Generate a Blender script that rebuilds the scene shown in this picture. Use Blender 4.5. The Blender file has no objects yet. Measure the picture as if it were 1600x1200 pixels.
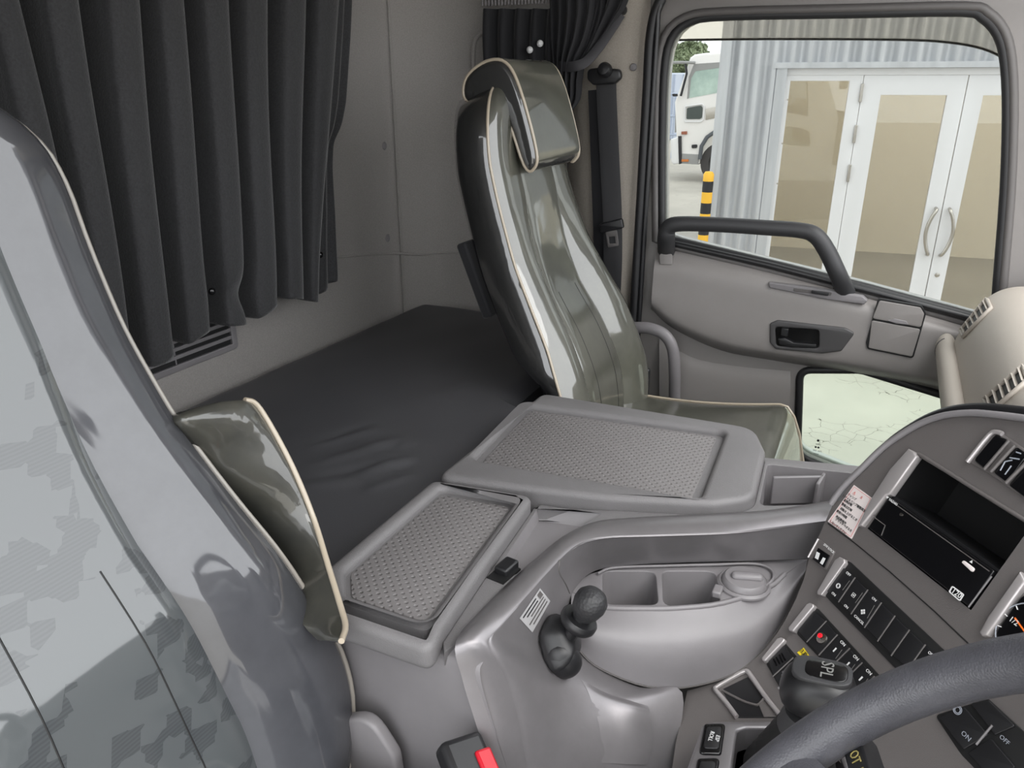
import bpy, bmesh, math, random
from mathutils import Vector, Matrix
random.seed(7)
SC = bpy.context.scene
COL = SC.collection
PI = math.pi
R = math.radians

# ------------------------------------------------------------------ camera
# X = towards the truck's nose, Y = towards the passenger door, Z = up from the cab floor (metres)
CAM = Vector((0, 0, 1.25)); FPX = 1200.0
PITCH = R(21.4); YAW = R(25.7)
FW = Vector((-math.sin(YAW)*math.cos(PITCH), math.cos(YAW)*math.cos(PITCH), -math.sin(PITCH)))
RT = Vector((math.cos(YAW), math.sin(YAW), 0)); UP = RT.cross(FW)
cd = bpy.data.cameras.new('camera'); co = bpy.data.objects.new('camera', cd); COL.objects.link(co)
cd.sensor_width = 36; cd.lens = FPX/1600*36; cd.clip_start = .02; cd.clip_end = 400
m = Matrix((RT, UP, -FW)).transposed().to_4x4(); m.translation = CAM
co.matrix_world = m
SC.camera = co
# ------------------------------------------------------------------ sky, sun, exposure
W = bpy.data.worlds.new('overcast_sky'); SC.world = W; W.use_nodes = True
nt = W.node_tree; nt.nodes.clear()
wo = nt.nodes.new('ShaderNodeOutputWorld'); wb = nt.nodes.new('ShaderNodeBackground')
wb.inputs[0].default_value = (.96, .98, 1, 1); wb.inputs[1].default_value = 2.4
nt.links.new(wb.outputs[0], wo.inputs[0])
sl = bpy.data.lights.new('sun', 'SUN'); so = bpy.data.objects.new('sun', sl); COL.objects.link(so)
sl.energy = 1.2; sl.angle = R(45); sl.color = (1, .97, .92)
so.rotation_euler = Vector((-.62, .35, -1)).to_track_quat('-Z', 'Y').to_euler()
SC.view_settings.view_transform = 'Standard'; SC.view_settings.look = 'None'
SC.view_settings.exposure = 0.6; SC.view_settings.gamma = 1; SC.view_settings.use_curve_mapping = False

# ------------------------------------------------------------------ survey helpers: a sight line meets a known plane of the cab
def ray(x, y): return FW + RT*((x-800)/FPX) + UP*((600-y)/FPX)
def oy(x, y, Y): d = ray(x, y); return CAM + d*((Y-CAM.y)/d.y)
def ox(x, y, X): d = ray(x, y); return CAM + d*((X-CAM.x)/d.x)
def oz(x, y, Z): d = ray(x, y); return CAM + d*((Z-CAM.z)/d.z)
def opl(x, y, P, n): d = ray(x, y); return CAM + d*((P-CAM).dot(n)/d.dot(n))

# ------------------------------------------------------------------ object helpers
WL = {}
def V(*a): return Vector(a)
def tag(o, label=None, cat=None, group=None, kind=None):
    if label: o['label'] = label
    if cat: o['category'] = cat
    if group: o['group'] = group
    if kind: o['kind'] = kind
    return o
def empty(name, loc, label=None, cat=None, group=None, kind=None):
    o = bpy.data.objects.new(name, None); COL.objects.link(o); o.location = loc; o.empty_display_size = .05
    WL[o.name] = Vector(loc); return tag(o, label, cat, group, kind)
def wl(o): return WL[o.name] if o else Vector((0, 0, 0))
def link(name, me, mat, parent=None, smooth=True, angle=40):
    vs = [v.co for v in me.vertices]
    c = sum(vs, Vector((0, 0, 0)))/max(1, len(vs))
    me.transform(Matrix.Translation(-c))
    me.name = name
    o = bpy.data.objects.new(name, me); COL.objects.link(o)
    if isinstance(mat, (list, tuple)):
        for q in mat: me.materials.append(q)
    elif mat: me.materials.append(mat)
    o.location = c - wl(parent); WL[o.name] = c
    if parent: o.parent = parent
    if smooth:
        me.polygons.foreach_set('use_smooth', [True]*len(me.polygons))
        if angle: me.set_sharp_from_angle(angle=R(angle))
    return o
def mesh(name, vs, fs, mat, parent=None, smooth=True, angle=40):
    me = bpy.data.meshes.new(name); me.from_pydata([tuple(v) for v in vs], [], fs); me.update()
    bm = bmesh.new(); bm.from_mesh(me); bmesh.ops.remove_doubles(bm, verts=bm.verts, dist=1e-6)
    bmesh.ops.recalc_face_normals(bm, faces=bm.faces); bm.to_mesh(me); bm.free()
    return link(name, me, mat, parent, smooth, angle)
def bevel(o, w, seg=3, ang=35):
    md = o.modifiers.new('bevel', 'BEVEL'); md.width = w; md.segments = seg; md.limit_method = 'ANGLE'; md.angle_limit = R(ang)
    md.harden_normals = False; return o
def subsurf(o, n=2):
    md = o.modifiers.new('subsurf', 'SUBSURF'); md.levels = n; md.render_levels = n; return o
def solid(o, t, off=-1):
    md = o.modifiers.new('solidify', 'SOLIDIFY'); md.thickness = t; md.offset = off; return o
def crom(p, n, closed=False):
    """Catmull-Rom through points, n steps per span"""
    p = [Vector(q) for q in p]; out = []; N = len(p)
    spans = N if closed else N-1
    for i in range(spans):
        if closed: a, b, c, d = p[(i-1) % N], p[i], p[(i+1) % N], p[(i+2) % N]
        else:
            b, c = p[i], p[i+1]
            a = p[i-1] if i else b*2-c
            d = p[i+2] if i+2 < N else c*2-b
        for k in range(n):
            t = k/n
            out.append(.5*((2*b)+(c-a)*t+(2*a-5*b+4*c-d)*t*t+(-a+3*b-3*c+d)*t*t*t))
    if not closed: out.append(p[-1].copy())
    return out
def rnd(poly, r, seg=5):
    """round polygon corners; r number or list"""
    n = len(poly); out = []
    for i in range(n):
        rr = r[i] if isinstance(r, (list, tuple)) else r
        p, a, b = Vector(poly[i]), Vector(poly[i-1]), Vector(poly[(i+1) % n])
        u, v = (a-p), (b-p); lu, lv = u.length, v.length
        if rr <= 0 or lu < 1e-6 or lv < 1e-6: out.append(p); continue
        u, v = u/lu, v/lv
        ang = u.angle(v); d = min(rr/math.tan(ang/2), lu*.49, lv*.49)
        A, B = p+u*d, p+v*d
        for k in range(seg+1):
            t = k/seg; out.append(A*(1-t)**2+p*2*t*(1-t)+B*t*t)
    return out
def plate(name, outline, O, U, Vv, depth, mat, parent=None, bev=0, holes=(), smooth=True, bseg=2):
    """flat piece: outline (2D, metres) in the plane O+U*x+V*y; body reaches from the plane BACK by depth (against U x V)"""
    cu = bpy.data.curves.new(name, 'CURVE'); cu.dimensions = '2D'; cu.fill_mode = 'BOTH'
    sg = lambda pl: sum(pl[i-1][0]*pl[i][1]-pl[i][0]*pl[i-1][1] for i in range(len(pl)))
    for hi, pl in enumerate([outline]+list(holes)):
        if (sg(pl) > 0) != (hi == 0): pl = pl[::-1]
        s = cu.splines.new('POLY'); s.points.add(len(pl)-1); s.use_cyclic_u = True
        for i, q in enumerate(pl): s.points[i].co = (q[0], q[1], 0, 1)
    cu.bevel_depth = bev; cu.bevel_resolution = bseg; cu.offset = -bev
    cu.extrude = max(depth/2-bev, 0)
    t = bpy.data.objects.new('tmp', cu); COL.objects.link(t)
    me = bpy.data.meshes.new_from_object(t.evaluated_get(bpy.context.evaluated_depsgraph_get()))
    bpy.data.objects.remove(t); bpy.data.curves.remove(cu)
    O, U, Vv = Vector(O), Vector(U).normalized(), Vector(Vv).normalized()
    N = U.cross(Vv).normalized()
    M = Matrix((U, Vv, N)).transposed().to_4x4(); M.translation = O-N*(depth/2)
    me.transform(M)
    bm = bmesh.new(); bm.from_mesh(me); bmesh.ops.remove_doubles(bm, verts=bm.verts, dist=1e-5)
    bmesh.ops.recalc_face_normals(bm, faces=bm.faces); bm.to_mesh(me); bm.free()
    return link(name, me, mat, parent, smooth, 35)
def plate3(name, pts, n, depth, mat, parent=None, bev=0, holes=(), **k):
    """plate from 3D points that lie in one plane; n = outward normal"""
    n = Vector(n).normalized(); O = Vector(pts[0])
    U = Vector((0, 0, 1)).cross(n)
    if U.length < .05: U = Vector((1, 0, 0))
    U = (U - n*U.dot(n)).normalized(); Vv = n.cross(U)
    f = lambda P: ((Vector(P)-O).dot(U), (Vector(P)-O).dot(Vv))
    return plate(name, [f(p) for p in pts], O, U, Vv, depth, mat, parent, bev, [[f(p) for p in h] for h in holes], **k)
def box(name, c, s, mat, parent=None, bev=0, rot=None, seg=2):
    hx, hy, hz = s[0]/2, s[1]/2, s[2]/2
    vs = [Vector((x, y, z)) for x in (-hx, hx) for y in (-hy, hy) for z in (-hz, hz)]
    if rot is not None: vs = [rot @ v for v in vs]
    vs = [v+Vector(c) for v in vs]
    fs = [(0, 1, 3, 2), (4, 6, 7, 5), (0, 4, 5, 1), (2, 3, 7, 6), (0, 2, 6, 4), (1, 5, 7, 3)]
    o = mesh(name, vs, fs, mat, parent)
    if bev: bevel(o, bev, seg)
    return o
def frame3(U, Vv):
    U, Vv = Vector(U).normalized(), Vector(Vv).normalized(); N = U.cross(Vv).normalized()
    return Matrix((U, N.cross(U), N)).transposed()
def ringtube(pts, rad, seg=10, closed=False, up=None, flat=1.0, caps=True):
    pts = [Vector(p) for p in pts]; n = len(pts); vs = []; fs = []
    prev = None
    for i, p in enumerate(pts):
        if closed: t = pts[(i+1) % n]-pts[i-1]
        else: t = pts[min(i+1, n-1)]-pts[max(i-1, 0)]
        t = t.normalized() if t.length else Vector((0, 0, 1))
        if up is not None: nn = Vector(up) - t*Vector(up).dot(t)
        elif prev is None:
            a = Vector((0, 0, 1)) if abs(t.z) < .9 else Vector((1, 0, 0)); nn = a-t*a.dot(t)
        else: nn = prev-t*prev.dot(t)
        nn.normalize(); prev = nn; b = t.cross(nn)
        r = rad[i] if isinstance(rad, (list, tuple)) else rad
        for k in range(seg):
            a = 2*PI*k/seg
            vs.append(p+nn*(math.cos(a)*r*flat)+b*(math.sin(a)*r))
    m_ = n if closed else n-1
    for i in range(m_):
        for k in range(seg):
            j = (i+1) % n
            fs.append((i*seg+k, i*seg+(k+1) % seg, j*seg+(k+1) % seg, j*seg+k))
    if not closed and caps:
        fs.append(tuple(range(seg))[::-1]); fs.append(tuple((n-1)*seg+k for k in range(seg)))
    return vs, fs
def tube(name, pts, rad, mat, parent=None, seg=10, closed=False, up=None, flat=1.0, sm=0):
    if sm: pts = crom(pts, sm, closed)
    vs, fs = ringtube(pts, rad, seg, closed, up, flat)
    return mesh(name, vs, fs, mat, parent, angle=50)
def loft(name, rings, mat, parent=None, closed=True, caps=True, angle=50):
    n = len(rings[0]); vs = [q for r in rings for q in r]; fs = []
    for i in range(len(rings)-1):
        for k in range(n if closed else n-1):
            k2 = (k+1) % n
            fs.append((i*n+k, i*n+k2, (i+1)*n+k2, (i+1)*n+k))
    if caps and closed:
        fs.append(tuple(range(n))[::-1]); fs.append(tuple((len(rings)-1)*n+k for k in range(n)))
    return mesh(name, vs, fs, mat, parent, angle=angle)
def grid(name, rows, mat, parent=None, nu=5, nv=5, angle=60, fn=None):
    """smooth surface through a net of points (rows of equal length)"""
    rr = [crom(r, nu) for r in rows]
    cols = [crom([r[i] for r in rr], nv) for i in range(len(rr[0]))]
    nr, nc = len(cols[0]), len(cols)
    vs = [cols[c][r] for r in range(nr) for c in range(nc)]
    if fn: vs = [fn(v) for v in vs]
    fs = [(r*nc+c, r*nc+c+1, (r+1)*nc+c+1, (r+1)*nc+c) for r in range(nr-1) for c in range(nc-1)]
    return mesh(name, vs, fs, mat, parent, angle=angle)
def text(name, s, O, U, Vv, size, mat, parent=None, align='CENTER', ext=.0002):
    cu = bpy.data.curves.new(name, 'FONT'); cu.body = s; cu.size = size; cu.align_x = align; cu.align_y = 'CENTER'
    cu.extrude = ext; cu.resolution_u = 2
    t = bpy.data.objects.new('tmp', cu); COL.objects.link(t)
    me = bpy.data.meshes.new_from_object(t.evaluated_get(bpy.context.evaluated_depsgraph_get()))
    bpy.data.objects.remove(t); bpy.data.curves.remove(cu)
    U, Vv = Vector(U).normalized(), Vector(Vv).normalized(); N = U.cross(Vv).normalized()
    M = Matrix((U, N.cross(U), N)).transposed().to_4x4(); M.translation = Vector(O)+N*ext
    me.transform(M)
    if not me.vertices: return None
    return link(name, me, mat, parent, smooth=False)
def lathe(name, prof, O, axis, mat, parent=None, seg=24, angle=40):
    ax = Vector(axis).normalized(); a = Vector((0, 0, 1)) if abs(ax.z) < .9 else Vector((1, 0, 0))
    e1 = (a-ax*a.dot(ax)).normalized(); e2 = ax.cross(e1); O = Vector(O)
    rings = [[O+ax*h+(e1*math.cos(2*PI*k/seg)+e2*math.sin(2*PI*k/seg))*max(r, 1e-5) for k in range(seg)] for r, h in prof]
    return loft(name, rings, mat, parent, angle=angle)
def dup(o, off, parent=None):
    c = o.copy(); COL.objects.link(c)
    WL[c.name] = WL[o.name]+Vector(off)
    c.parent = parent
    c.location = WL[c.name]-wl(parent)
    for ch in [k for k in COL.objects if k.parent == o]:
        dup(ch, off, c)
    return c

# ------------------------------------------------------------------ materials
def srgb(*c): return tuple(((x/255)/12.92 if x/255 <= .04045 else ((x/255+.055)/1.055)**2.4) for x in c)+(1,)
def mat(name, col, rough=.5, metal=0, coat=0, coatr=.05, bump=0, bscale=400, btype='noise', var=0, vscale=6, spec=.5, emit=0, col2=None, vmap=None, sheen=0, bdist=.001):
    M = bpy.data.materials.new(name); M.use_nodes = True; t = M.node_tree; b = t.nodes['Principled BSDF']
    b.inputs['Roughness'].default_value = rough; b.inputs['Metallic'].default_value = metal
    b.inputs['Coat Weight'].default_value = coat; b.inputs['Coat Roughness'].default_value = coatr
    b.inputs['Specular IOR Level'].default_value = spec
    b.inputs['Sheen Weight'].default_value = sheen
    b.inputs['Base Color'].default_value = col
    if emit: b.inputs['Emission Color'].default_value = col; b.inputs['Emission Strength'].default_value = emit
    tc = t.nodes.new('ShaderNodeTexCoord'); src = tc.outputs['Object']
    if vmap:
        mp = t.nodes.new('ShaderNodeMapping'); mp.inputs['Scale'].default_value = vmap; t.links.new(src, mp.inputs[0]); src2 = mp.outputs[0]
    else: src2 = src
    if var or col2:
        n = t.nodes.new('ShaderNodeTexNoise'); n.inputs['Scale'].default_value = vscale; n.inputs['Detail'].default_value = 5; n.inputs['Roughness'].default_value = .65
        t.links.new(src2, n.inputs['Vector'])
        r = t.nodes.new('ShaderNodeValToRGB'); t.links.new(n.outputs[0], r.inputs[0])
        r.color_ramp.elements[0].position = .35; r.color_ramp.elements[1].position = .65
        c2 = col2 if col2 else tuple(min(1, x*(1+var)) for x in col[:3])+(1,)
        c1 = col if col2 else tuple(x*(1-var) for x in col[:3])+(1,)
        r.color_ramp.elements[0].color = c1; r.color_ramp.elements[1].color = c2
        t.links.new(r.outputs[0], b.inputs['Base Color'])
    if bump:
        if btype == 'noise':
            n = t.nodes.new('ShaderNodeTexNoise'); n.inputs['Scale'].default_value = bscale; n.inputs['Detail'].default_value = 2; out = n.outputs[0]
        else:
            n = t.nodes.new('ShaderNodeTexVoronoi'); n.inputs['Scale'].default_value = bscale; out = n.outputs['Distance']
        t.links.new(src, n.inputs['Vector'])
        bp = t.nodes.new('ShaderNodeBump'); bp.inputs['Strength'].default_value = bump; bp.inputs['Distance'].default_value = bdist
        t.links.new(out, bp.inputs['Height']); t.links.new(bp.outputs[0], b.inputs['Normal'])
    return M
def glass(name, tint=(1, 1, 1, 1), gloss=.06, rough=0.0, fm=.3):
    M = bpy.data.materials.new(name); M.use_nodes = True; t = M.node_tree; t.nodes.clear()
    o = t.nodes.new('ShaderNodeOutputMaterial'); mx = t.nodes.new('ShaderNodeMixShader')
    tr = t.nodes.new('ShaderNodeBsdfTransparent'); tr.inputs[0].default_value = tint
    g = t.nodes.new('ShaderNodeBsdfGlossy'); g.inputs['Roughness'].default_value = rough
    lw = t.nodes.new('ShaderNodeLayerWeight'); lw.inputs[0].default_value = .25
    mr = t.nodes.new('ShaderNodeMath'); mr.operation = 'MULTIPLY_ADD'; mr.inputs[1].default_value = fm; mr.inputs[2].default_value = gloss
    t.links.new(lw.outputs['Fresnel'], mr.inputs[0]); t.links.new(mr.outputs[0], mx.inputs[0])
    t.links.new(tr.outputs[0], mx.inputs[1]); t.links.new(g.outputs[0], mx.inputs[2]); t.links.new(mx.outputs[0], o.inputs[0])
    return M
M = {}
M['plastic'] = mat('grey_grained_plastic', srgb(113, 111, 112), .48, bump=.35, bscale=900, btype='vor', var=.04, vscale=9)
M['plastic_smooth'] = mat('grey_smooth_plastic', srgb(124, 121, 123), .42, var=.05, vscale=7, bump=.1, bscale=1500)
M['door_plastic'] = mat('door_grey_plastic', srgb(136, 132, 130), .45, bump=.2, bscale=1200, btype='vor', var=.03)
M['dark_plastic'] = mat('dark_grey_plastic', srgb(92, 89, 88), .45, bump=.25, bscale=1100, btype='vor')
M['dash'] = mat('dash_grey_plastic', srgb(98, 94, 93), .42, bump=.2, bscale=1200, btype='vor')
M['dash_top'] = mat('dash_top_warm_plastic', srgb(178, 170, 160), .5, bump=.4, bscale=900, btype='vor')
M['black'] = mat('black_plastic', srgb(30, 30, 32), .38, bump=.1, bscale=1500)
M['black_gloss'] = mat('black_gloss', srgb(14, 14, 16), .15)
M['void'] = mat('dark_plastic_and_shade', srgb(18, 18, 19), .6)  # dark parts, and the painted shade inside the passenger vents
M['handle'] = mat('charcoal_handle_plastic', srgb(52, 52, 54), .45, bump=.2, bscale=1500, btype='vor')
M['rubber'] = mat('black_rubber_seal', srgb(34, 34, 36), .5)
M['silver'] = mat('silver_painted_plastic', srgb(130, 127, 129), .34, metal=.5, var=.06, vscale=14, bump=.04, bscale=300)
M['silver_hi'] = mat('silver_bright_trim', srgb(185, 180, 180), .3, metal=.5)
M['chrome'] = mat('brushed_steel', srgb(190, 185, 178), .25, metal=1)
M['felt'] = mat('felt_wall_carpet', srgb(146, 142, 139), .95, bump=.6, bscale=700, var=.09, vscale=320, sheen=.2)
M['felt_warm'] = mat('beige_pillar_carpet', srgb(156, 149, 140), .95, bump=.6, bscale=700, var=.09, vscale=320)
M['vinyl_black'] = mat('black_vinyl', srgb(74, 74, 77), .42, bump=.12, bscale=700, btype='vor')
M['curtain'] = mat('black_curtain_cloth', srgb(38, 38, 40), .75, bump=.8, bscale=260, var=.4, vscale=230, sheen=.35)
M['curtain_dark'] = mat('black_cloth', srgb(24, 24, 28), .8, sheen=.15)
M['bezel'] = mat('charcoal_bezel_plastic', srgb(72, 71, 72), .42)
M['belt'] = mat('seat_belt_webbing', srgb(46, 46, 48), .7, bump=.4, bscale=900)
M['red'] = mat('red_button', srgb(190, 28, 44), .35)
M['white'] = mat('white_print', srgb(225, 225, 225), .5)
M['ink'] = mat('dark_print', srgb(40, 40, 42), .6)
M['paper'] = mat('white_sticker', srgb(226, 216, 214), .5)
M['pink'] = mat('pink_print', srgb(205, 110, 105), .6)
M['yellow'] = mat('yellow_sticker', srgb(240, 215, 40), .5)

# ================================================================== the cab shell
xz = lambda P: (P.x, P.z)
def yplate(name, poly, Y, depth, mt, parent=None, bev=0, holes=(), **k):
    """plate facing the camera side (-Y); poly in (X,Z); front face at Y, body goes to Y+depth"""
    return plate(name, poly, (0, Y, 0), (1, 0, 0), (0, 0, 1), depth, mt, parent, bev, holes, **k)
fl = box('floor', (-.15, 1.0, -.02), (2.3, 2.2, .04), M['dark_plastic']); tag(fl, 'dark grey cab floor between the seats', kind='structure')
XR = -1.285
plan = [V(XR, -.25, 0), V(XR, .6, 0), V(XR, 1.3, 0), V(XR, 1.80, 0), V(XR+.012, 1.885, 0)]
def wallstrip(name, pl, z0, z1, mt, parent=None, kind=None, t=.03, label=None, nz=10):
    rings = [[V(p.x, p.y, z0+(z1-z0)*k/nz) for p in pl] for k in range(nz+1)]
    o = loft(name, rings, mt, parent, closed=False, caps=False, angle=80); solid(o, t, 1)
    if kind: tag(o, label, kind=kind)
    return o
wr = wallstrip('wall_rear', crom(plan, 4), -.02, 1.68, M['felt'], kind='structure', label='grey felt-lined rear wall of the cab')
sidepl = [V(XR+.012, 1.887, 0), V(XR+.05, 1.945, 0), V(XR+.13, 1.995, 0), V(-1.0, 2.02, 0), V(-.8, 2.025, 0)]
sw = wallstrip('wall_left', crom(sidepl, 6), -.02, 1.68, M['felt'], kind='structure', label='grey felt-lined side wall behind the passenger seat')
bp = wallstrip('b_pillar_trim', [V(-.8, 2.015, 0), V(-.72, 2.0, 0), V(-.66, 1.998, 0), V(-.62, 2.005, 0), V(-.6, 2.03, 0)], -.02, 1.68, M['felt_warm'], sw)
tube('panel_seam', [V(XR+.014, 1.887, .6+.1*k) for k in range(11)], .003, M['felt'], wr, 6)
tube('panel_crease', [ox(500, 404, XR+.002), ox(560, 399, XR+.002), ox(615, 396, XR+.012), V(XR+.05, 1.944, .77), V(XR+.13, 1.994, .775), V(-1.0, 2.018, .778), V(-.85, 2.02, .78)], .003, M['felt'], wr, 6, sm=4)
def button(P, n, r, parent):
    return lathe('trim_fastener', [(r, 0), (r, .002), (r*.8, .004), (r*.72, .0035), (r*.5, .004), (.0001, .0045)], P, n, M['plastic_smooth'], parent, 16)
for q in ((600, 88), (600, 228), (605, 372)): button(ox(*q, XR+.0), (1, 0, 0), .0115, wr)
button(ox(619, 3, XR+.01), (1, 0, 0), .006, wr)
button(oy(990, 105, 2.0), (0, -1, 0), .009, sw)
rwl = box('wall_right', (-1.0, -.27, .83), (.6, .04, 1.7), M['felt']); tag(rwl, 'grey felt-lined wall behind the driver door', kind='structure')
fwl = box('wall_front', (.80, 1.0, .40), (.04, 2.4, .84), M['dark_plastic']); tag(fwl, 'dark bulkhead below the windscreen', kind='structure')
# vent grille low in the rear wall
vg = empty('vent_grille', ox(290, 560, XR)); vg.parent = wr; vg.location -= WL[wr.name]
yv = lambda poly, nm, d, off, mt, holes=(), bev=.002: plate(nm, poly, (XR+off, 0, 0), (0, 1, 0), (0, 0, 1), d, mt, vg, bev, holes)
yv(rnd([(.62, .690), (1.222, .690), (1.222, .80), (.62, .80)], .012), 'grille_frame', .008, .009, M['plastic_smooth'], [[(.64, .704), (1.206, .704), (1.206, .786), (.64, .786)]])
yv([(.63, .695), (1.21, .695), (1.21, .79), (.63, .79)], 'grille_back', .002, .002, M['void'], bev=0)
for z in (.716, .733, .750, .767):
    yv([(.64, z), (1.206, z), (1.206, z+.008), (.64, z+.008)], 'slat', .005, .008, M['plastic_smooth'], bev=.001)
for y in (.75, .90, 1.05): yv([(y, .704), (y+.003, .704), (y+.003, .786), (y, .786)], 'grille_rib', .003, .0045, M['plastic_smooth'], bev=0)
ce = box('ceiling', (-.57, 1.0, 1.70), (1.48, 2.3, .04), M['felt']); tag(ce, 'grey felt headlining over the bunk', kind='structure')

# ------------------------------------------------------------------ passenger door (its own plane Y = 2.03)
YD = 2.03
dr = empty('door_1', (-.1, YD, .1), 'grey passenger door with a large window and black pull handle', None, kind='structure')
P2 = lambda pts, Y=YD: [xz(oy(x, y, Y)) for x, y in pts]
win = P2([(1034, 352), (1034, 230), (1037, 120), (1048, 62), (1080, 33), (1140, 25), (1330, 21), (1500, 18), (1535, 27), (1560, 55), (1571, 100), (1574, 180), (1570, 300), (1559, 440), (1555, 505), (1500, 487), (1345, 445), (1200, 409), (1060, 376)], YD)
win = [tuple(q) for q in crom([V(a, b, 0) for a, b in win[1:15]], 3)]; win = [(a[0], a[1]) for a in win] + P2([(1500, 489), (1345, 447), (1200, 411), (1060, 377), (1034, 368)])
low = rnd(P2([(1250, 578), (1345, 578), (1475, 618), (1560, 650), (1560, 800), (1330, 745), (1246, 712)]), [.03, .05, .01, .04, .05, .05, .05], 6)
outer = rnd([(-.60, .02), (.52, .02), (.55, .6), (.50, 1.0), (.36, 1.44), (.30, 1.452), (-.55, 1.46), (-.60, 1.40)], [.05, .05, .02, .02, .05, .05, .06, .06])
yplate('door_frame', outer, YD, .045, M['door_plastic'], dr, .006, [win, low])
def loop3(poly, Y): return [V(a, Y, b) for a, b in poly]
tube('window_seal', loop3(win, YD-.002), .011, M['rubber'], dr, 10, closed=True, up=(0, 1, 0), flat=.8)
gro = [(a, b) for a, b in win]
cx = sum(a for a, b in gro)/len(gro); cz = sum(b for a, b in gro)/len(gro)
tube('window_channel', [V(cx+(a-cx)*1.035, YD-.004, cz+(b-cz)*1.045) for a, b in gro], .010, M['dark_plastic'], dr, 10, closed=True)
tube('lower_window_seal', loop3(low, YD-.001), .010, M['rubber'], dr, 10, closed=True)
G_door = glass('door_glass_green_tint', (.60, .61, .60, 1), .0, fm=.06)
G_low = glass('lower_glass_green_tint', (.64, .68, .645, 1), .0, fm=.06)
yplate('window_pane', win, YD+.020, .004, G_door, dr)
yplate('lower_window_pane', low, YD+.020, .004, G_low, dr)
# glass stamp
gs = oy(1277, 697, YD+.017)
for k, (s, w) in enumerate((('\u25CF', .006), ('safety', .004), ('\u25CF\u25CF', .005), ('E43  AS2', .004), ('M305', .004))):
    text('glass_stamp', s, gs+V(.002*(k % 2), 0, .016-.010*k), (1, 0, 0), (0, 0, 1), w*1.5, M['ink'], dr)
# sill strip
tube('sill_strip', [oy(x, y, YD-.012) for x, y in ((1050, 380), (1200, 414), (1345, 451), (1500, 492), (1560, 510))], .009, M['black'], dr, 8)
# weatherstrip round the door opening, on the body
ds = [V(-.585, YD-.035, z) for z in (.05, .4, .8, 1.2, 1.36)] + [V(-.565, YD-.035, 1.435), V(-.52, YD-.035, 1.465), V(0, YD-.035, 1.470), V(.26, YD-.035, 1.468), V(.34, YD-.035, 1.43), V(.38, YD-.03, 1.35), V(.46, YD-.03, 1.1), V(.5, YD-.03, .9)]
tube('door_weatherstrip', ds, .013, M['rubber'], dr, 10, sm=5)
tube('door_weatherstrip_lip', [p+V(.016 if p.z < 1.38 and p.x < 0 else 0, -.004, -.014 if p.z >= 1.38 else 0) for p in ds[:10]], .007, M['black'], dr, 8, sm=5)
# moulded inner panel, the upper bulge as one smooth surface (rows from sill to style line)
top = [(1026, 386), (1062, 389), (1130, 404), (1200, 420), (1345, 457), (1500, 499), (1600, 525)]
r1 = [(1024, 398), (1060, 398), (1130, 412), (1200, 428), (1345, 466), (1500, 512), (1600, 540)]
r2 = [(1022, 416), (1060, 420), (1130, 432), (1200, 445), (1345, 480), (1500, 522), (1600, 552)]
r3 = [(1020, 440), (1060, 452), (1130, 472), (1200, 486), (1345, 512), (1500, 548), (1600, 574)]
r4 = [(1018, 466), (1056, 494), (1128, 524), (1200, 540), (1345, 560), (1500, 592), (1600, 615)]
r5 = [(1018, 478), (1052, 506), (1124, 538), (1198, 553), (1345, 576), (1500, 606), (1600, 630)]
r6 = [(1017, 482), (1050, 512), (1122, 546), (1196, 561), (1345, 585), (1500, 615), (1600, 640)]
Ys = [YD, YD-.018, YD-.045, YD-.05, YD-.052, YD-.042, YD-.002]
rows = [[oy(x, y, Y) for x, y in r] for r, Y in zip((top, r1, r2, r3, r4, r5, r6), Ys)]
grid('door_bulge', rows, M['door_plastic'], dr, 5, 4, 70)
# end face of the bulge beside the pillar
e0 = [rows[i][0] for i in range(7)]
mesh('bulge_end', e0+[V(p.x, YD+.002, p.z) for p in e0], [(i, i+1, i+8, i+7) for i in range(6)], M['door_plastic'], dr)
YB = YD-.053
# lower panel slight bulge
lo = [[oy(x, y, Y) for x, y in r] for r, Y in (
    ([(1030, 525), (1080, 558), (1150, 572), (1235, 580)], YD-.003), ([(1030, 560), (1080, 585), (1150, 600), (1235, 606)], YD-.014),
    ([(1030, 640), (1080, 655), (1150, 665), (1232, 672)], YD-.016), ([(1030, 760), (1080, 775), (1150, 790), (1228, 800)], YD-.002))]
grid('lower_panel', lo, M['door_plastic'], dr, 4, 4)
# black pull handle
ph = empty('pull_handle', oy(1180, 355, 1.96)); ph.parent = dr; ph.location -= WL[dr.name]
hp = [oy(1041, 392, YD-.02), oy(1041, 372, 1.965), oy(1044, 357, 1.955), oy(1060, 350, 1.95), oy(1120, 351, 1.95), oy(1200, 356, 1.95), oy(1250, 360, 1.95), oy(1274, 368, 1.95), oy(1292, 392, 1.952), oy(1310, 430, 1.96), oy(1322, 458, YD-.03)]
cr = crom([V(*p) for p in hp], 6); rr = crom([V(r, 0, 0) for r in (.0235, .023, .021, .0195, .0185, .0185, .0185, .0195, .020, .0205, .022)], 6)
tube('grip', cr, [q.x for q in rr], M['handle'], ph, 14, up=(0, 1, 0), flat=.85)
# square cap
yplate('screw_cap', rnd(P2([(1029, 397), (1049, 398), (1050, 415), (1030, 414)], YD-.05), .006), YD-.044, .006, M['door_plastic'], dr, .0015)
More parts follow.
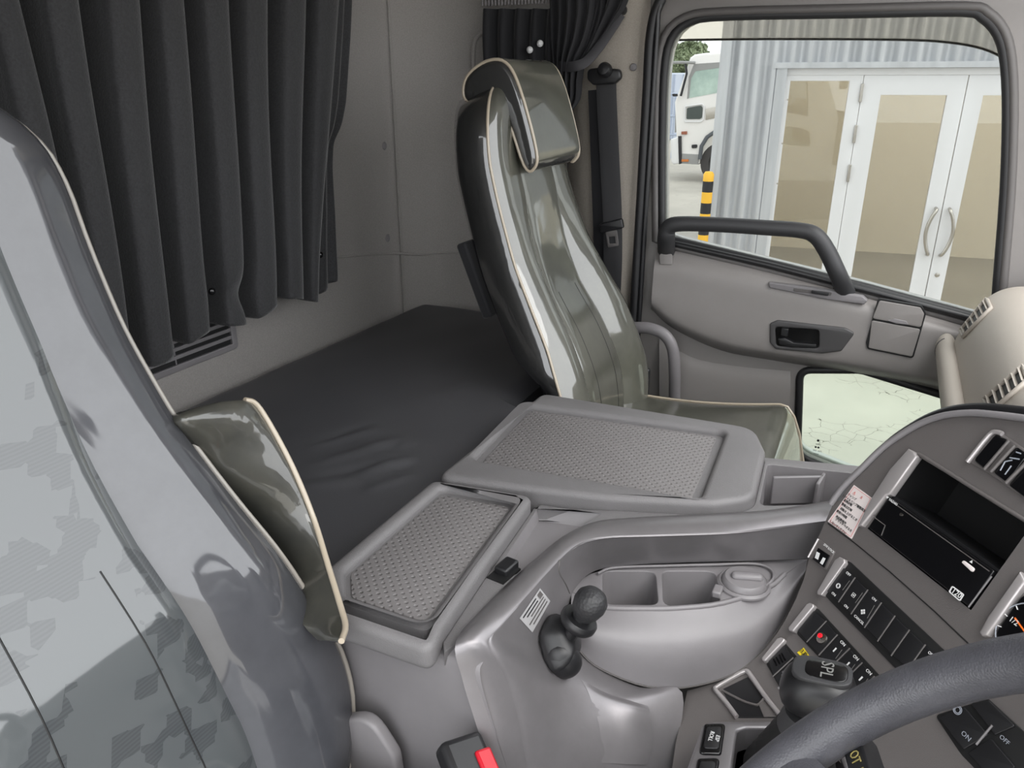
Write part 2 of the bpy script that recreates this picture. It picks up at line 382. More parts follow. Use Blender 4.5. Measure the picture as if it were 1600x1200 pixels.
# window switch strip
stp = [(1200, 441), (1290, 453), (1348, 463), (1356, 470), (1350, 476), (1290, 468), (1202, 450)]
YS = YD-.053
yplate('switch_strip', rnd(P2(stp, YS), .004), YS, .02, M['plastic_smooth'], dr, .003)
yplate('switch_recess', rnd(P2([(1240, 450), (1300, 457), (1298, 462), (1240, 455)], YS), .002), YS-.0012, .004, M['dark_plastic'], dr, .0008)
yplate('window_switch', rnd(P2([(1268, 453), (1296, 457), (1294, 462), (1268, 458)], YS), .002), YS-.005, .006, M['black'], dr, .0012)
# opener
bz = rnd(P2([(1203, 505), (1215, 500), (1320, 512), (1336, 520), (1315, 548), (1285, 552), (1212, 545), (1203, 535)], YB), .008)
hole = rnd(P2([(1211, 510), (1280, 515), (1280, 544), (1213, 540)], YB), .010)
yplate('opener_bezel', bz, YB-.004, .012, M['bezel'], dr, .003, [hole])
yplate('opener_recess', hole, YB-.0005, .004, M['black_gloss'], dr)
lv = yplate('opener_lever', rnd(P2([(1216, 528), (1226, 527), (1240, 534), (1276, 537), (1276, 542), (1238, 542), (1218, 537)], YB), .003), YB-.008, .007, M['black'], dr, .002)
box('lever_pivot', oy(1226, 519, YB-.004), (.018, .008, .02), M['black'], lv, .002)
# cover flap in two sections
fp = rnd(P2([(1372, 466), (1440, 478), (1447, 490), (1427, 560), (1355, 545), (1353, 535)], YB), .008)
yplate('flap_gap', [(a, b) for a, b in fp], YB-.0015, .012, M['void'], dr)
f1 = rnd(P2([(1374, 469), (1438, 480), (1444, 490), (1439, 511), (1363, 497)], YB), .006)
f2 = rnd(P2([(1362, 500), (1438, 514), (1425, 557), (1357, 543)], YB), .005)
yplate('flap_upper', f1, YB-.004, .008, M['door_plastic'], dr, .0015)
yplate('flap_lower', f2, YB-.004, .008, M['door_plastic'], dr, .0015)
yplate('flap_grip', rnd(P2([(1385, 500), (1398, 497), (1416, 501), (1420, 507), (1400, 505)], YB), .002), YB-.006, .005, M['plastic_smooth'], dr, .0015)
# rain visor outside the window
G_visor = bpy.data.materials.new('smoked_visor_acrylic'); G_visor.use_nodes = True
vn = G_visor.node_tree; vn.nodes.clear(); vo_ = vn.nodes.new('ShaderNodeOutputMaterial'); vt_ = vn.nodes.new('ShaderNodeBsdfTransparent'); vt_.inputs[0].default_value = (.82, .79, .74, 1); vn.links.new(vt_.outputs[0], vo_.inputs[0])
YV = YD+.085
vt = [(1030, 5), (1200, 0), (1400, -5), (1560, -5), (1590, 20)]
vb = [(1033, 63), (1200, 61), (1400, 62), (1480, 66), (1535, 76), (1572, 94), (1592, 120)]
vt = [(1030, -10), (1200, -12), (1400, -14), (1480, -12), (1535, -8), (1572, 10), (1592, 30)]
vr = [[oy(x, y, YV-.03) for x, y in vt], [oy(x, (y*.5+vb[i][1]*.5), YV-.004) for i, (x, y) in enumerate(vt)], [oy(x, y, YV) for x, y in vb]]
vz = grid('rain_visor', vr, G_visor, dr, 4, 4); solid(vz, .003)
tube('visor_edge', vr[2], .0028, M['dark_plastic'], dr, 6, sm=4)
yplate('a_pillar', [(.30, .7), (.60, .7), (.52, 1.2), (.44, 1.66), (.30, 1.66), (.34, 1.42), (.40, 1.3), (.46, 1.0)], YD-.05, .06, mat('pillar_pale_plastic', srgb(150, 152, 155), .6), dr, .01)
yplate('roof_rail', [(-.64, 1.475), (.5, 1.475), (.5, 1.68), (-.64, 1.68)], YD-.03, .05, M['felt_warm'], dr, .006)

# grab handle beside the seat
gh = empty('grab_handle', oy(1020, 560, 1.95), 'small grey grab loop at the passenger door pillar', 'grab handle')
tube('loop', [oy(978, 512, 2.0), oy(990, 512, 1.955), oy(1015, 513, 1.95), oy(1038, 523, 1.95), oy(1051, 545, 1.95), oy(1054, 580, 1.955), oy(1054, 625, 1.97)], .0165, M['plastic_smooth'], gh, 12, sm=6, up=(0, 1, 0), flat=.8)
lathe('screw', [(.009, 0), (.009, .004), (.001, .006)], oy(987, 514, 1.937), (0, -1, 0), M['black'], gh, 14)

# ================================================================== bunk
bb = box('sleeping_bunk', (-.935, .89, .25), (.66, 1.94, .5), M['dark_plastic'], bev=.01); tag(bb, 'dark bunk box under the black mattress', 'bunk')
mt = empty('bunk_mattress', (-.93, .98, .5), 'black vinyl bunk mattress with wrinkles behind the seats', 'mattress')
def wrk(p):
    z = 0
    for (a, b, amp, w) in wr_l:
        d = b-a; L = d.length; t = max(0, min(1, (p-a).dot(d)/(L*L))); q = a+d*t
        dist = (p-q).length; env = math.sin(PI*min(1, max(0, (p-a).dot(d)/(L*L))))**.6 if 0 < (p-a).dot(d)/(L*L) < 1 else 0
        z += amp*env*math.exp(-(dist/w)**2)
    return z
Z0 = .622
def w2(q): P = oz(q[0], q[1], Z0); return Vector((P.x, P.y))
wr_l = [(w2(a), w2(b), amp, w) for a, b, amp, w in (
    ((490, 726), (640, 682), .006, .014), ((500, 745), (600, 722), -.004, .012), ((560, 738), (655, 715), .007, .013), ((480, 700), (600, 668), .004, .012),
    ((570, 765), (650, 742), .005, .012), ((500, 690), (580, 660), -.003, .010), ((620, 700), (650, 690), .004, .01), ((610, 730), (648, 728), -.005, .008),
    ((470, 760), (560, 750), .004, .014), ((700, 620), (740, 600), .003, .02), ((530, 705), (640, 700), -.003, .008))]
X0, X1, Y0, Y1 = -1.270, -.585, -.1, 1.985
sm_ = lambda a, b, v: (lambda t: t*t*(3-2*t))(max(0, min(1, (v-a)/(b-a))))
def mfront(y):
    dent = .068*(sm_(.0, .06, y)*(1-sm_(.60, .655, y))+sm_(1.315, 1.37, y))
    return X1-dent-.050*sm_(1.86, 1.92, y)
nx, ny = 90, 190; vs = []; fs = []
for i in range(nx+1):
    for j in range(ny+1):
        y = Y0+(Y1-Y0)*j/ny; XE = mfront(y); x = X0+(XE-X0)*i/nx
        cx_ = 0.1  # rounded far corners
        if y > Y1-cx_ and x < X0+cx_*1.6:
            k = (y-(Y1-cx_))/cx_; x = max(x, X0+cx_*1.6*(1-math.sqrt(max(0, 1-k*k)))*.8)
        e = min(x-X0, XE-x, Y1-y)
        zz = Z0 - .022*max(0, 1-e/.05)**2.2 + .004*math.sin(y*2.1+.5)*math.sin(x*4)
        zz += wrk(Vector((x, y)))+.0012*math.sin(x*31+y*9)*math.sin(y*23)
        vs.append((x, y, zz))
for i in range(nx):
    for j in range(ny):
        a = i*(ny+1)+j; fs.append((a, a+1, a+ny+2, a+ny+1))
mesh('mattress_top', vs, fs, M['vinyl_black'], mt, angle=0)
mo = [(X0+.002, Y0+.01)]+[(mfront(Y0+.01+(Y1-Y0-.02)*k/60)-.004, Y0+.01+(Y1-Y0-.02)*k/60) for k in range(61)]+[(X0+.14, Y1-.01), (X0+.03, Y1-.06), (X0+.002, Y1-.12)]
plate('mattress_body', mo, (0, 0, .602), (1, 0, 0), (0, 1, 0), .102, M['vinyl_black'], mt, .006)

# ================================================================== rear window curtain
cu = empty('rear_window_curtain', (-1.22, .8, .75), 'black pleated curtain hanging over the rear cab window', 'curtain')
XC = -1.235
def cy(x, y): return ox(x, y, XC).y
tb = [(-70, -20), (20, 77), (115, 170), (197, 240), (270, 313), (335, 372), (394, 430), (447, 482)]
bb_ = [(20, 75), (90, 135), (160, 207), (233, 274), (300, 338), (354, 390), (407, 435), (448, 464)]
zt, zb = ox(300, 5, XC).z, ox(300, 420, XC).z
def lines(z):
    """y positions and forward depth of the pleat corners at height z"""
    L = []
    for (a, b), (c, d) in zip(tb, bb_):
        t0, t1 = cy(a, 5), cy(b, 5); b0, b1 = cy(c, 420), cy(d, 420)
        k = (zt-z)/(zt-zb)
        pin = math.exp(-((z-ox(487, 240, XC).z)/.07)**2)
        y0, y1 = t0+(b0-t0)*k, t1+(b1-t1)*k
        L.append((y0, y1))
    return L
rows = []
yl0 = -.35
for r in range(61):
    z = 1.62-(1.62-.790)*r/60
    L = lines(z); row = []
    first = L[0][0]; step = .115
    pre = [(first-step*k, first-step*k+.06) for k in range(6, 0, -1)]
    allb = pre+L
    end = ox(537, 5, XC).y if z > 1.30 else ox(515, 300, XC).y
    zz_ = [(1.75, cy(537, 0))]+[(ox(x, y, XC).z, cy(x, y)) for x, y in ((537, 0), (535, 60), (530, 160), (524, 195), (511, 222), (510, 260), (515, 330), (519, 425))]+[(.70, cy(514, 447))]
    for (za, ya), (zb_, yb) in zip(zz_, zz_[1:]):
        if za >= z >= zb_: end = ya+(yb-ya)*(za-z)/(za-zb_)
    pts = []
    for k, (a, b) in enumerate(allb):
        wv = .003*math.sin(z*9+k*1.7)
        nxt = allb[k+1][0] if k+1 < len(allb) else b+(end-b)*.35
        D = .085
        pts += [(a+wv, D*.9), (a+.06*(b-a)+wv, D), (a+.5*(b-a)+wv, D*1.06), (b-.06*(b-a)+wv, D), (b+wv, D*.9), (b+wv-.004, .012), ((b+nxt)/2, .002+.004*math.sin(z*7+k)), (nxt+.002+wv, .008)]
    last = pts[-1][0]
    rem = end-last
    pts += [(last+rem*.15, .035), (last+rem*.45, .038), (last+rem*.55, .015), (last+rem*.7, .012), (last+rem*.8, .03), (end-.004, .028), (end, .01)]
    scal = min(1, 1.0)
    fl_ = 1
    row = [V(XC+d*fl_+.004*math.sin(z*5+y*4), y, z+(.012*math.sin(y*26)+.010*math.sin(y*11+1) - .012*(y-1.2) if r > 55 else 0)*(r-55)/5) for y, d in pts]
    # pucker round the press stud
    S = ox(330, 455, XC)
    row = [V(p.x-.022*math.exp(-(((p.y-S.y)/.035)**2+((p.z-S.z)/.03)**2)), p.y+(S.y-p.y)*.25*math.exp(-(((p.y-S.y)/.06)**2+((p.z-S.z)/.05)**2)), p.z) for p in row]
    rows.append(row)
n = len(rows[0])
me_v = [p for r_ in rows for p in r_]
me_f = [(i*n+k, i*n+k+1, (i+1)*n+k+1, (i+1)*n+k) for i in range(60) for k in range(n-1)]
co_ = mesh('pleated_cloth', me_v, me_f, M['curtain'], cu, angle=0); subsurf(co_, 1); solid(co_, .002)
for q in ((330, 455), (487, 240), (500, 398)):
    P = ox(*q, XC+(.066 if q[1] > 450 else .034))
    lathe('press_stud', [(.007, 0), (.007, .004), (.004, .007), (.0001, .008)], P, (1, 0, -.1), M['black_gloss'], cu, 14)

# ================================================================== side window curtain
sc = empty('side_curtain', (-.9, 1.97, 1.2), 'black bunched curtain tied back above the passenger seat belt', 'curtain')
YS1 = 1.975
rows = []
for k in range(13):
    t = k/12; row = []
    xl = 757+2*t; xr = 872-4*t
    y0_, y1_ = 14, 112
    for j in range(33):
        s = j/32
        P = oy(xl+(xr-xl)*s, y0_+(y1_-y0_)*t, YS1)
        row.append(V(P.x, P.y-.012*math.sin(s*PI*9+.6*math.sin(t*3))-.008, P.z))
    rows.append(row)
grid('gathered_panel', rows, M['curtain_dark'], sc, 1, 1, 0)
rows = []
# bunched folds narrowing to a point below the tie-back
prof = [(-10, 858, 945), (20, 860, 945), (60, 862, 934), (95, 866, 914), (125, 868, 908), (155, 869, 905), (178, 872, 890), (192, 876, 882)]
for (yy, xa, xb) in prof:
    row = []
    for j in range(41):
        s = j/40; P = oy(xa+(xb-xa)*s, yy, YS1-.02)
        amp = .018*min(1, (200-yy)/60)
        row.append(V(P.x, P.y-amp*math.sin(s*PI)*1.2-amp*.6*math.sin(s*PI*11+yy*.012), P.z))
    rows.append(row)
grid('hanging_folds', rows, M['curtain_dark'], sc, 1, 4, 0)
rows = []
for (yy, xa, xb) in [(-10, 935, 985), (10, 930, 978), (40, 925, 958), (75, 916, 934), (92, 912, 920)]:
    row = []
    for j in range(25):
        s = j/24; P = oy(xa+(xb-xa)*s, yy, YS1-.015)
        row.append(V(P.x, P.y-.012*math.sin(s*PI*5)-.01*math.sin(s*PI), P.z))
    rows.append(row)
grid('swept_folds', rows, M['curtain_dark'], sc, 1, 4, 0)
tube('tie_band', [oy(872, 104, YS1-.03), oy(895, 104, YS1-.055), oy(915, 97, YS1-.05), oy(935, 75, YS1-.03), oy(955, 46, YS1-.02), oy(970, 22, YS1-.01)], .0125, mat('charcoal_band', srgb(58, 57, 60), .7), sc, 10, up=(0, 1, 0), flat=.3, sm=5)
lathe('band_hook', [(.012, 0), (.012, .012), (.008, .018), (.0001, .019)], oy(973, 16, YS1+.02), (0, -1, 0), M['black'], sc, 14)
for q in ((829, 78), (845, 68)):
    lathe('white_clip', [(.0075, 0), (.0085, .006), (.004, .012), (.0001, .013)], oy(*q, YS1-.022), (0, -1, 0), M['white'], sc, 12)
cr_ = empty('curtain_rail', oy(820, 5, 1.98), 'grey toothed curtain rail above the bunched curtain', 'curtain rail')
pr = oy(756, 8, 1.965); pr2 = oy(866, 5, 1.965)
box('rail', ((pr.x+pr2.x)/2, 1.975, 1.458), (pr2.x-pr.x+.02, .03, .014), M['dark_plastic'], cr_, .003)
h0 = None
for k in range(22):
    c = (pr.x+(pr2.x-pr.x)*k/21, 1.958, 1.444)
    if h0 is None: h0 = box('hook', c, (.0045, .006, .018), M['plastic_smooth'], cr_, .001)
    else: dup(h0, Vector(c)-WL[h0.name], cr_)
tube('side_window_trim', [oy(752, 140, 2.005), oy(741, 110, 2.0), oy(740, 70, 2.0), oy(752, 52, 2.005), oy(775, 48, 2.005)], .006, M['felt'], sw, 8, sm=5)

# ================================================================== seat belt
sb = empty('seat_belt', oy(960, 560, 1.985), 'charcoal seat belt hanging on the pillar beside the passenger door', 'seat belt')
tube('belt_webbing', [oy(947, 118, 1.972), oy(948, 160, 1.97), oy(953, 260, 1.968), oy(957, 345, 1.966), oy(957, 420, 1.968), oy(952, 520, 1.975), oy(950, 590, 1.985)], .0265, M['belt'], sb, 12, up=(0, 1, 0), flat=.06, sm=4)
tube('return_webbing', [oy(934, 140, 1.985), oy(938, 260, 1.984), oy(942, 400, 1.984), oy(942, 560, 1.986)], .026, M['curtain_dark'], sb, 12, up=(0, 1, 0), flat=.06, sm=4)
an = yplate('upper_anchor', rnd(P2([(919, 108), (936, 106), (970, 108), (972, 122), (962, 131), (928, 133), (919, 124)], 1.965), .012), 1.955, .02, M['black'], sb, .005)
lathe('anchor_bolt_cover', [(.018, 0), (.018, .01), (.013, .018), (.0001, .021)], oy(946, 110, 1.952), (0, -1, .2), M['black'], sb, 20)
yplate('tongue_grip', rnd(P2([(936, 350), (972, 341), (975, 356), (940, 364)], 1.958), .005), 1.952, .014, M['black'], sb, .003)
yplate('tongue_blade', rnd(P2([(946, 362), (964, 359), (967, 384), (950, 387)], 1.958), .004), 1.957, .003, M['dark_plastic'], sb, .0008, [rnd(P2([(951, 370), (961, 369), (962, 380), (952, 381)], 1.958), .002)])
tube('lower_cable', [oy(985, 560, 1.96), oy(992, 575, 1.93), oy(1010, 592, 1.93)], .008, M['black'], sb, 8, sm=4)

# ================================================================== seats
XF = [(.40, -.490), (.47, -.492), (.54, -.500), (.60, -.515), (.644, -.532), (.70, -.555), (.749, -.577), (.82, -.618), (.90, -.660), (.96, -.683), (1.013, -.701), (1.07, -.717), (1.11, -.726), (1.16, -.732), (1.20, -.738), (1.235, -.75), (1.255, -.768)]
HW = [(.40, .195), (.47, .232), (.54, .256), (.60, .261), (.644, .255), (.70, .246), (.749, .236), (.82, .220), (.90, .205), (.96, .196), (1.013, .190), (1.07, .187), (1.11, .185), (1.16, .180), (1.20, .166), (1.235, .130), (1.255, .066)]
FRONT = crom([V(x, w, z) for (z, x), (_, w) in zip(XF, HW)], 3)   # x, halfwidth, z
def make_seat(name, cy_, label, mats, ztop=9):
    root = empty(name, (-.45, cy_, 0), label, 'seat', 'cab seats')
    bk, insert, pipe, shell = mats
    A = [-1+2*k/36 for k in range(37)]
    def fd(a, z):
        s = abs(a)
        up_ = max(0, min(1, (1.02-z)/.2))                       # bolsters fade towards the shoulders
        b = .026*math.exp(-((s-.74)/.20)**2)-.012*math.exp(-((s-.444)/.045)**2)
        edge = 0 if s < .93 else -.010*((s-.93)/.07)**2
        belly = .012*math.exp(-((z-.66)/.1)**2)*(1-s*s)
        if name == 'driver_chair':
            q_ = max(0, min(1, (z-.56)/.25)); belly = .022*q_*q_*(3-2*q_)*(1-s**2)**.8
        return (b*(.25+.75*up_)) - .018*(1-s**2)*up_ + belly + .010*(1-s**2)*(1-up_) + edge
    nrm = lambda z: V(.93, 0, .36)
    fv = {}
    for r_, q in enumerate(FRONT):
        for c, a in enumerate(A):
            P = V(q.x, cy_+a*q.y, q.z)+nrm(q.z)*fd(a, q.z)
            fv[(r_, c)] = P
    nr = len(FRONT)
    def patch(nm, c0, c1, mm, r0=0, r1=nr-1):
        w_ = c1-c0+1
        vs = [fv[(r_, c)] for r_ in range(r0, r1+1) for c in range(c0, c1+1)]
        fs = [(r_*w_+c, r_*w_+c+1, (r_+1)*w_+c+1, (r_+1)*w_+c) for r_ in range(r1-r0) for c in range(w_-1)]
        return mesh(nm, vs, fs, mm, root, angle=0)
    patch('backrest_insert', 10, 26, insert)
    patch('bolster', 0, 10, bk); patch('bolster', 26, 36, bk)
    for c in (14, 22): tube('insert_seam', [fv[(r_, c)] for r_ in range(3, 22)], .0009, M['void'], root, 5)
    # shell: sides and back
    rings = []
    for r_, q in enumerate(FRONT):
        w = q.y; z = q.z; t = .085-.032*max(0, min(1, (.74-z)/.05))-.020*max(0, min(1, (.66-z)/.08))
        row = [V(w-.001, 0, -.010), V(w+.004, 0, -.02), V(w+.006, 0, -t*.6), V(w*.985, 0, -t), V(w*.8, 0, -t-.028), V(w*.4, 0, -t-.042), V(0, 0, -t-.046)]
        if z < .70:
            kz = min(1, (.70-z)/.08); row = [V(p.x-kz*(.004+.9*max(0, -p.z-.01)), 0, p.z) for p in row]
        full = row+[V(-p.x, 0, p.z) for p in row[-2::-1]]
        rings.append([V(q.x, cy_+p.x, z)+nrm(z)*p.z for p in full])
    sh = loft('backrest_shell', rings, shell, root, closed=False, caps=False, angle=0)
    # crown closing the top
    top = rings[-1]; f_top = [fv[(nr-1, c)] for c in range(37)]
    mesh('backrest_crown', f_top+top, [tuple(range(37))[::1]+tuple(37+k for k in range(len(top)))], shell, root)
    # piping along the front edge
    L = [fv[(r_, 0)]+V(.001, -.001, 0) for r_ in range(nr)]; Rr = [fv[(r_, 36)]+V(.001, .001, 0) for r_ in range(nr)]
    Tt = [fv[(nr-1, c)]+V(0, 0, .002) for c in range(2, 35, 4)]
    tube('piping', L+Tt+Rr[::-1], .0032, pipe, root, 8)
    # cushion
    rings = []
    for k in range(29):
        t = k/28; x = -.585+.50*t
        zt_ = .512+.055*t-.02*math.sin(t*PI); zb_ = .36
        hw = (.195 if name == 'driver_chair' else .225)*(1 if t < .8 else math.sqrt(max(0.02, 1-((t-.8)/.26)**2))*.25+.75)
        if t > .86: zt_ -= .16*((t-.86)/.14)**2.2
        if t > .96: zb_ += .02
        ring = []
        for j in range(28):
            a = 2*PI*j/28; ca, sa = math.cos(a), math.sin(a)
            ex = .42
            yy = hw*math.copysign(abs(ca)**ex, ca); zz = math.copysign(abs(sa)**ex, sa)
            zc = (zt_+zb_)/2; zr = (zt_-zb_)/2
            dish = -.012*(1-(yy/hw)**2) if sa > 0 else 0
            ring.append(V(x, cy_+yy, zc+zr*zz+dish))
        rings.append(ring)
    cs = loft('cushion', rings, insert if name != 'driver_chair' else bk, root, angle=0)
    tube('cushion_piping', [r_[3]+V(0, 0, .002) for r_ in rings]+[V(rings[-1][j].x, rings[-1][j].y, rings[-1][j].z) for j in (5, 7, 9)]+[r_[11]+V(0, 0, .002) for r_ in rings[::-1]], .003, pipe, root, 8)
    box('seat_base', (-.34, cy_, .18), (.42, .36, .36), M['black'], root, .02)
    # recliner cover on the inner side
    return root, fv, nr
def vinyl(name, c, c2, scale, rough=.5, wr=.25, wrs=7, pattern=False, cior=1.85):
    Mx = mat(name, c, rough, coat=1, coatr=.06, col2=c2, vscale=scale)
    t = Mx.node_tree; b = t.nodes['Principled BSDF']
    tc = t.nodes['Texture Coordinate']
    # loose wrinkles of the clear cover act on the coat only
    n = t.nodes.new('ShaderNodeTexNoise'); n.inputs['Scale'].default_value = wrs; n.inputs['Detail'].default_value = 3; n.inputs['Distortion'].default_value = .6
    t.links.new(tc.outputs['Object'], n.inputs['Vector'])
    bp_ = t.nodes.new('ShaderNodeBump'); bp_.inputs['Strength'].default_value = wr; bp_.inputs['Distance'].default_value = .02
    t.links.new(n.outputs[0], bp_.inputs['Height']); t.links.new(bp_.outputs[0], b.inputs['Coat Normal']); b.inputs['Coat IOR'].default_value = cior
    if pattern:
        # woven fabric: angular darker patches with a fine rib
        vo = t.nodes.new('ShaderNodeTexVoronoi'); vo.distance = 'CHEBYCHEV'; vo.inputs['Scale'].default_value = 38; vo.inputs['Randomness'].default_value = .9
        mp = t.nodes.new('ShaderNodeMapping'); mp.inputs['Rotation'].default_value = (.35, .2, .3); mp.inputs['Scale'].default_value = (1, 1, 1.3)
        t.links.new(tc.outputs['Object'], mp.inputs[0]); t.links.new(mp.outputs[0], vo.inputs['Vector'])
        sp = t.nodes.new('ShaderNodeSeparateColor'); t.links.new(vo.outputs['Color'], sp.inputs[0])
        rp = t.nodes.new('ShaderNodeValToRGB'); rp.color_ramp.interpolation = 'CONSTANT'
        rp.color_ramp.elements[0].color = (0, 0, 0, 1); rp.color_ramp.elements[1].position = .70; rp.color_ramp.elements[1].color = (1, 1, 1, 1)
        t.links.new(sp.outputs[0], rp.inputs[0])
        wv = t.nodes.new('ShaderNodeTexWave'); wv.bands_direction = 'Z'; wv.inputs['Scale'].default_value = 90; wv.inputs['Distortion'].default_value = .5
        t.links.new(tc.outputs['Object'], wv.inputs['Vector'])
        mul = t.nodes.new('ShaderNodeMath'); mul.operation = 'MULTIPLY_ADD'; mul.inputs[1].default_value = .35; mul.inputs[2].default_value = .65
        t.links.new(wv.outputs[0], mul.inputs[0])
        m2 = t.nodes.new('ShaderNodeMath'); m2.operation = 'MULTIPLY'; t.links.new(rp.outputs[0], m2.inputs[0]); t.links.new(mul.outputs[0], m2.inputs[1])
        mx = t.nodes.new('ShaderNodeMixRGB'); mx.inputs[1].default_value = c; mx.inputs[2].default_value = c2
        t.links.new(m2.outputs[0], mx.inputs[0]); t.links.new(mx.outputs[0], b.inputs['Base Color'])
    return Mx
M['pipe'] = mat('clear_vinyl_piping', srgb(176, 164, 146), .35, coat=.6)
M['pipe_grey'] = mat('grey_vinyl_piping', srgb(150, 144, 136), .35, coat=.6)
v_drv_ins = vinyl('driver_fabric_under_clear_vinyl', srgb(76, 80, 82), srgb(54, 58, 61), 20, .7, .03, 4, True, 1.72)
v_drv_bol = vinyl('driver_bolster_under_clear_vinyl', srgb(64, 65, 70), srgb(54, 55, 60), 14, .6, .04, 4, False, 1.72)
v_pas = vinyl('passenger_vinyl_olive', srgb(86, 86, 76), srgb(70, 70, 63), 6, .5, .07, 5)
v_pas_dk = vinyl('passenger_vinyl_dark', srgb(42, 42, 41), srgb(32, 32, 32), 8, .45, .12, 8)
v_arm = vinyl('armrest_vinyl', srgb(66, 65, 58), srgb(50, 50, 46), 12, .5, .2, 10, False, 1.6)
ds_, dfv, dnr = make_seat('driver_chair', .332, 'grey driver seat under a clear vinyl cover, armrest folded up', (v_drv_bol, v_drv_ins, M['pipe_grey'], v_drv_bol))
ps_, pfv, pnr = make_seat('passenger_chair', 1.605, 'dark passenger seat under a shiny clear vinyl cover with hooked headrest', (v_pas, v_pas, M['pipe'], v_pas_dk))
# passenger headrest: hooked block over the backrest crown
hp_ = [(-.833, 1.222), (-.826, 1.262), (-.78, 1.291), (-.736, 1.288), (-.704, 1.238), (-.667, 1.121), (-.672, 1.085), (-.694, 1.090), (-.742, 1.196), (-.80, 1.203)]
hd = [(q.x, q.z) for q in crom([V(a, 0, b) for a, b in hp_], 5, True)]
YH0, YH1 = 1.495, 1.745
hr = plate('headrest', hd, (0, YH0, 0), (1, 0, 0), (0, 0, 1), YH1-YH0, v_pas_dk, ps_, .012, bseg=4)
hf = [(a+.0035, b) for a, b in hd if a > -.75 and b > 1.08 and not (a < -.69 and b < 1.2)]
tube('headrest_piping', [V(a, YH0+.006, b) for a, b in hd], .0035, M['pipe'], hr, 8, closed=True)
tube('headrest_piping', [V(a, YH1-.006, b) for a, b in hd], .0035, M['pipe'], hr, 8, closed=True)
# headrest face panel, paler
fp_ = [(-.776, 1.2935), (-.738, 1.2915), (-.7045, 1.240), (-.6665, 1.122), (-.670, 1.090)]
fpc = crom([V(a, 0, b) for a, b in fp_], 6)
mesh('headrest_face', [V(p.x+.002, y, p.z+.001) for p in fpc for y in (YH0+.008, (YH0+YH1)/2, YH1-.008)], [(i*3+k, i*3+k+1, i*3+k+4, i*3+k+3) for i in range(len(fpc)-1) for k in range(2)], v_pas, hr, angle=0)
# passenger strap behind the seat
box('adjuster_strap', oy(757, 432, 1.47), (.025, .10, .17), M['curtain_dark'], ps_, .006, rot=Matrix.Rotation(R(-22), 3, 'Y'))
box('recliner', (-.545, 1.87, .50), (.10, .02, .10), M['black'], ps_, .008)
# driver armrest folded up
ar = []; apL, apR = [], []
for (xl, yl, xr, yr, X, th) in ((335, 628, 385, 624, -.645, .02), (300, 640, 402, 628, -.64, .035), (290, 660, 418, 645, -.632, .045), (314, 700, 446, 692, -.612, .05), (340, 745, 472, 744, -.590, .052), (392, 810, 499, 812, -.562, .052), (446, 880, 520, 882, -.522, .05), (486, 945, 538, 942, -.482, .048), (510, 983, 547, 978, -.456, .044), (522, 1004, 538, 1002, -.444, .03)):
    L_, R_ = ox(xl, yl, X-(.03 if yl > 960 else .05 if yl > 930 else 0 if yl < 665 else .03 if yl < 720 else .05 if yl < 760 else .075)), ox(xr, yr, X); c_ = (L_+R_)/2; h_ = (R_-L_)/2; dv = V(-th, .004, -.012)
    ring = []
    for j in range(28):
        a = 2*PI*j/28; ca, sa = math.cos(a), math.sin(a)
        ca, sa = math.copysign(abs(ca)**.55, ca), math.copysign(abs(sa)**.55, sa)
        ring.append(c_+dv*.5+h_*ca+dv*.5*sa)
    ar.append(ring); apR.append(c_+dv*.5+h_*.97-dv*.36); apL.append(c_+dv*.5-h_*.97-dv*.36)
ars = [crom([r_[j] for r_ in ar], 3) for j in range(28)]
am = loft('armrest', [[ars[j][i] for j in range(28)] for i in range(len(ars[0]))], v_arm, ds_, angle=0)
tube('armrest_piping', apR, .0036, M['pipe'], am, 8, sm=4)
plate('hinge_cover', rnd([(.51, .36), (.415, .36), (.425, .50), (.46, .55), (.51, .52)], .03), (0, .578, 0), (-1, 0, 0), (0, 0, 1), .018, M['plastic_smooth'], ds_, .005)
# buckle
bk_ = empty('seat_belt_buckle', V(-.30, .52, .20), 'black seat belt buckle with red release button beside the driver seat', 'buckle')
B0 = oz(738, 1216, .560)
bu = (oz(722, 1156, .52)-oz(790, 1215, .475)).normalized()
brot = frame3(V(.82, -.35, -.3), V(.35, .9, .0))
bm_ = frame3((.72, -.52, -.42), (.45, .85, -.2))
box('buckle_body', B0, (.085, .052, .026), M['black'], bk_, .007, rot=bm_, seg=3)
box('release_button', B0+bm_ @ V(.012, .016, .011), (.066, .020, .012), M['red'], bk_, .003, rot=bm_)
tube('buckle_stalk', [B0+bm_ @ V(.03, 0, 0), V(B0.x+.012, .548, .47), V(-.30, .549, .36), V(-.30, .540, .27), V(-.30, .520, .20)], .010, M['black'], bk_, 8, sm=4)

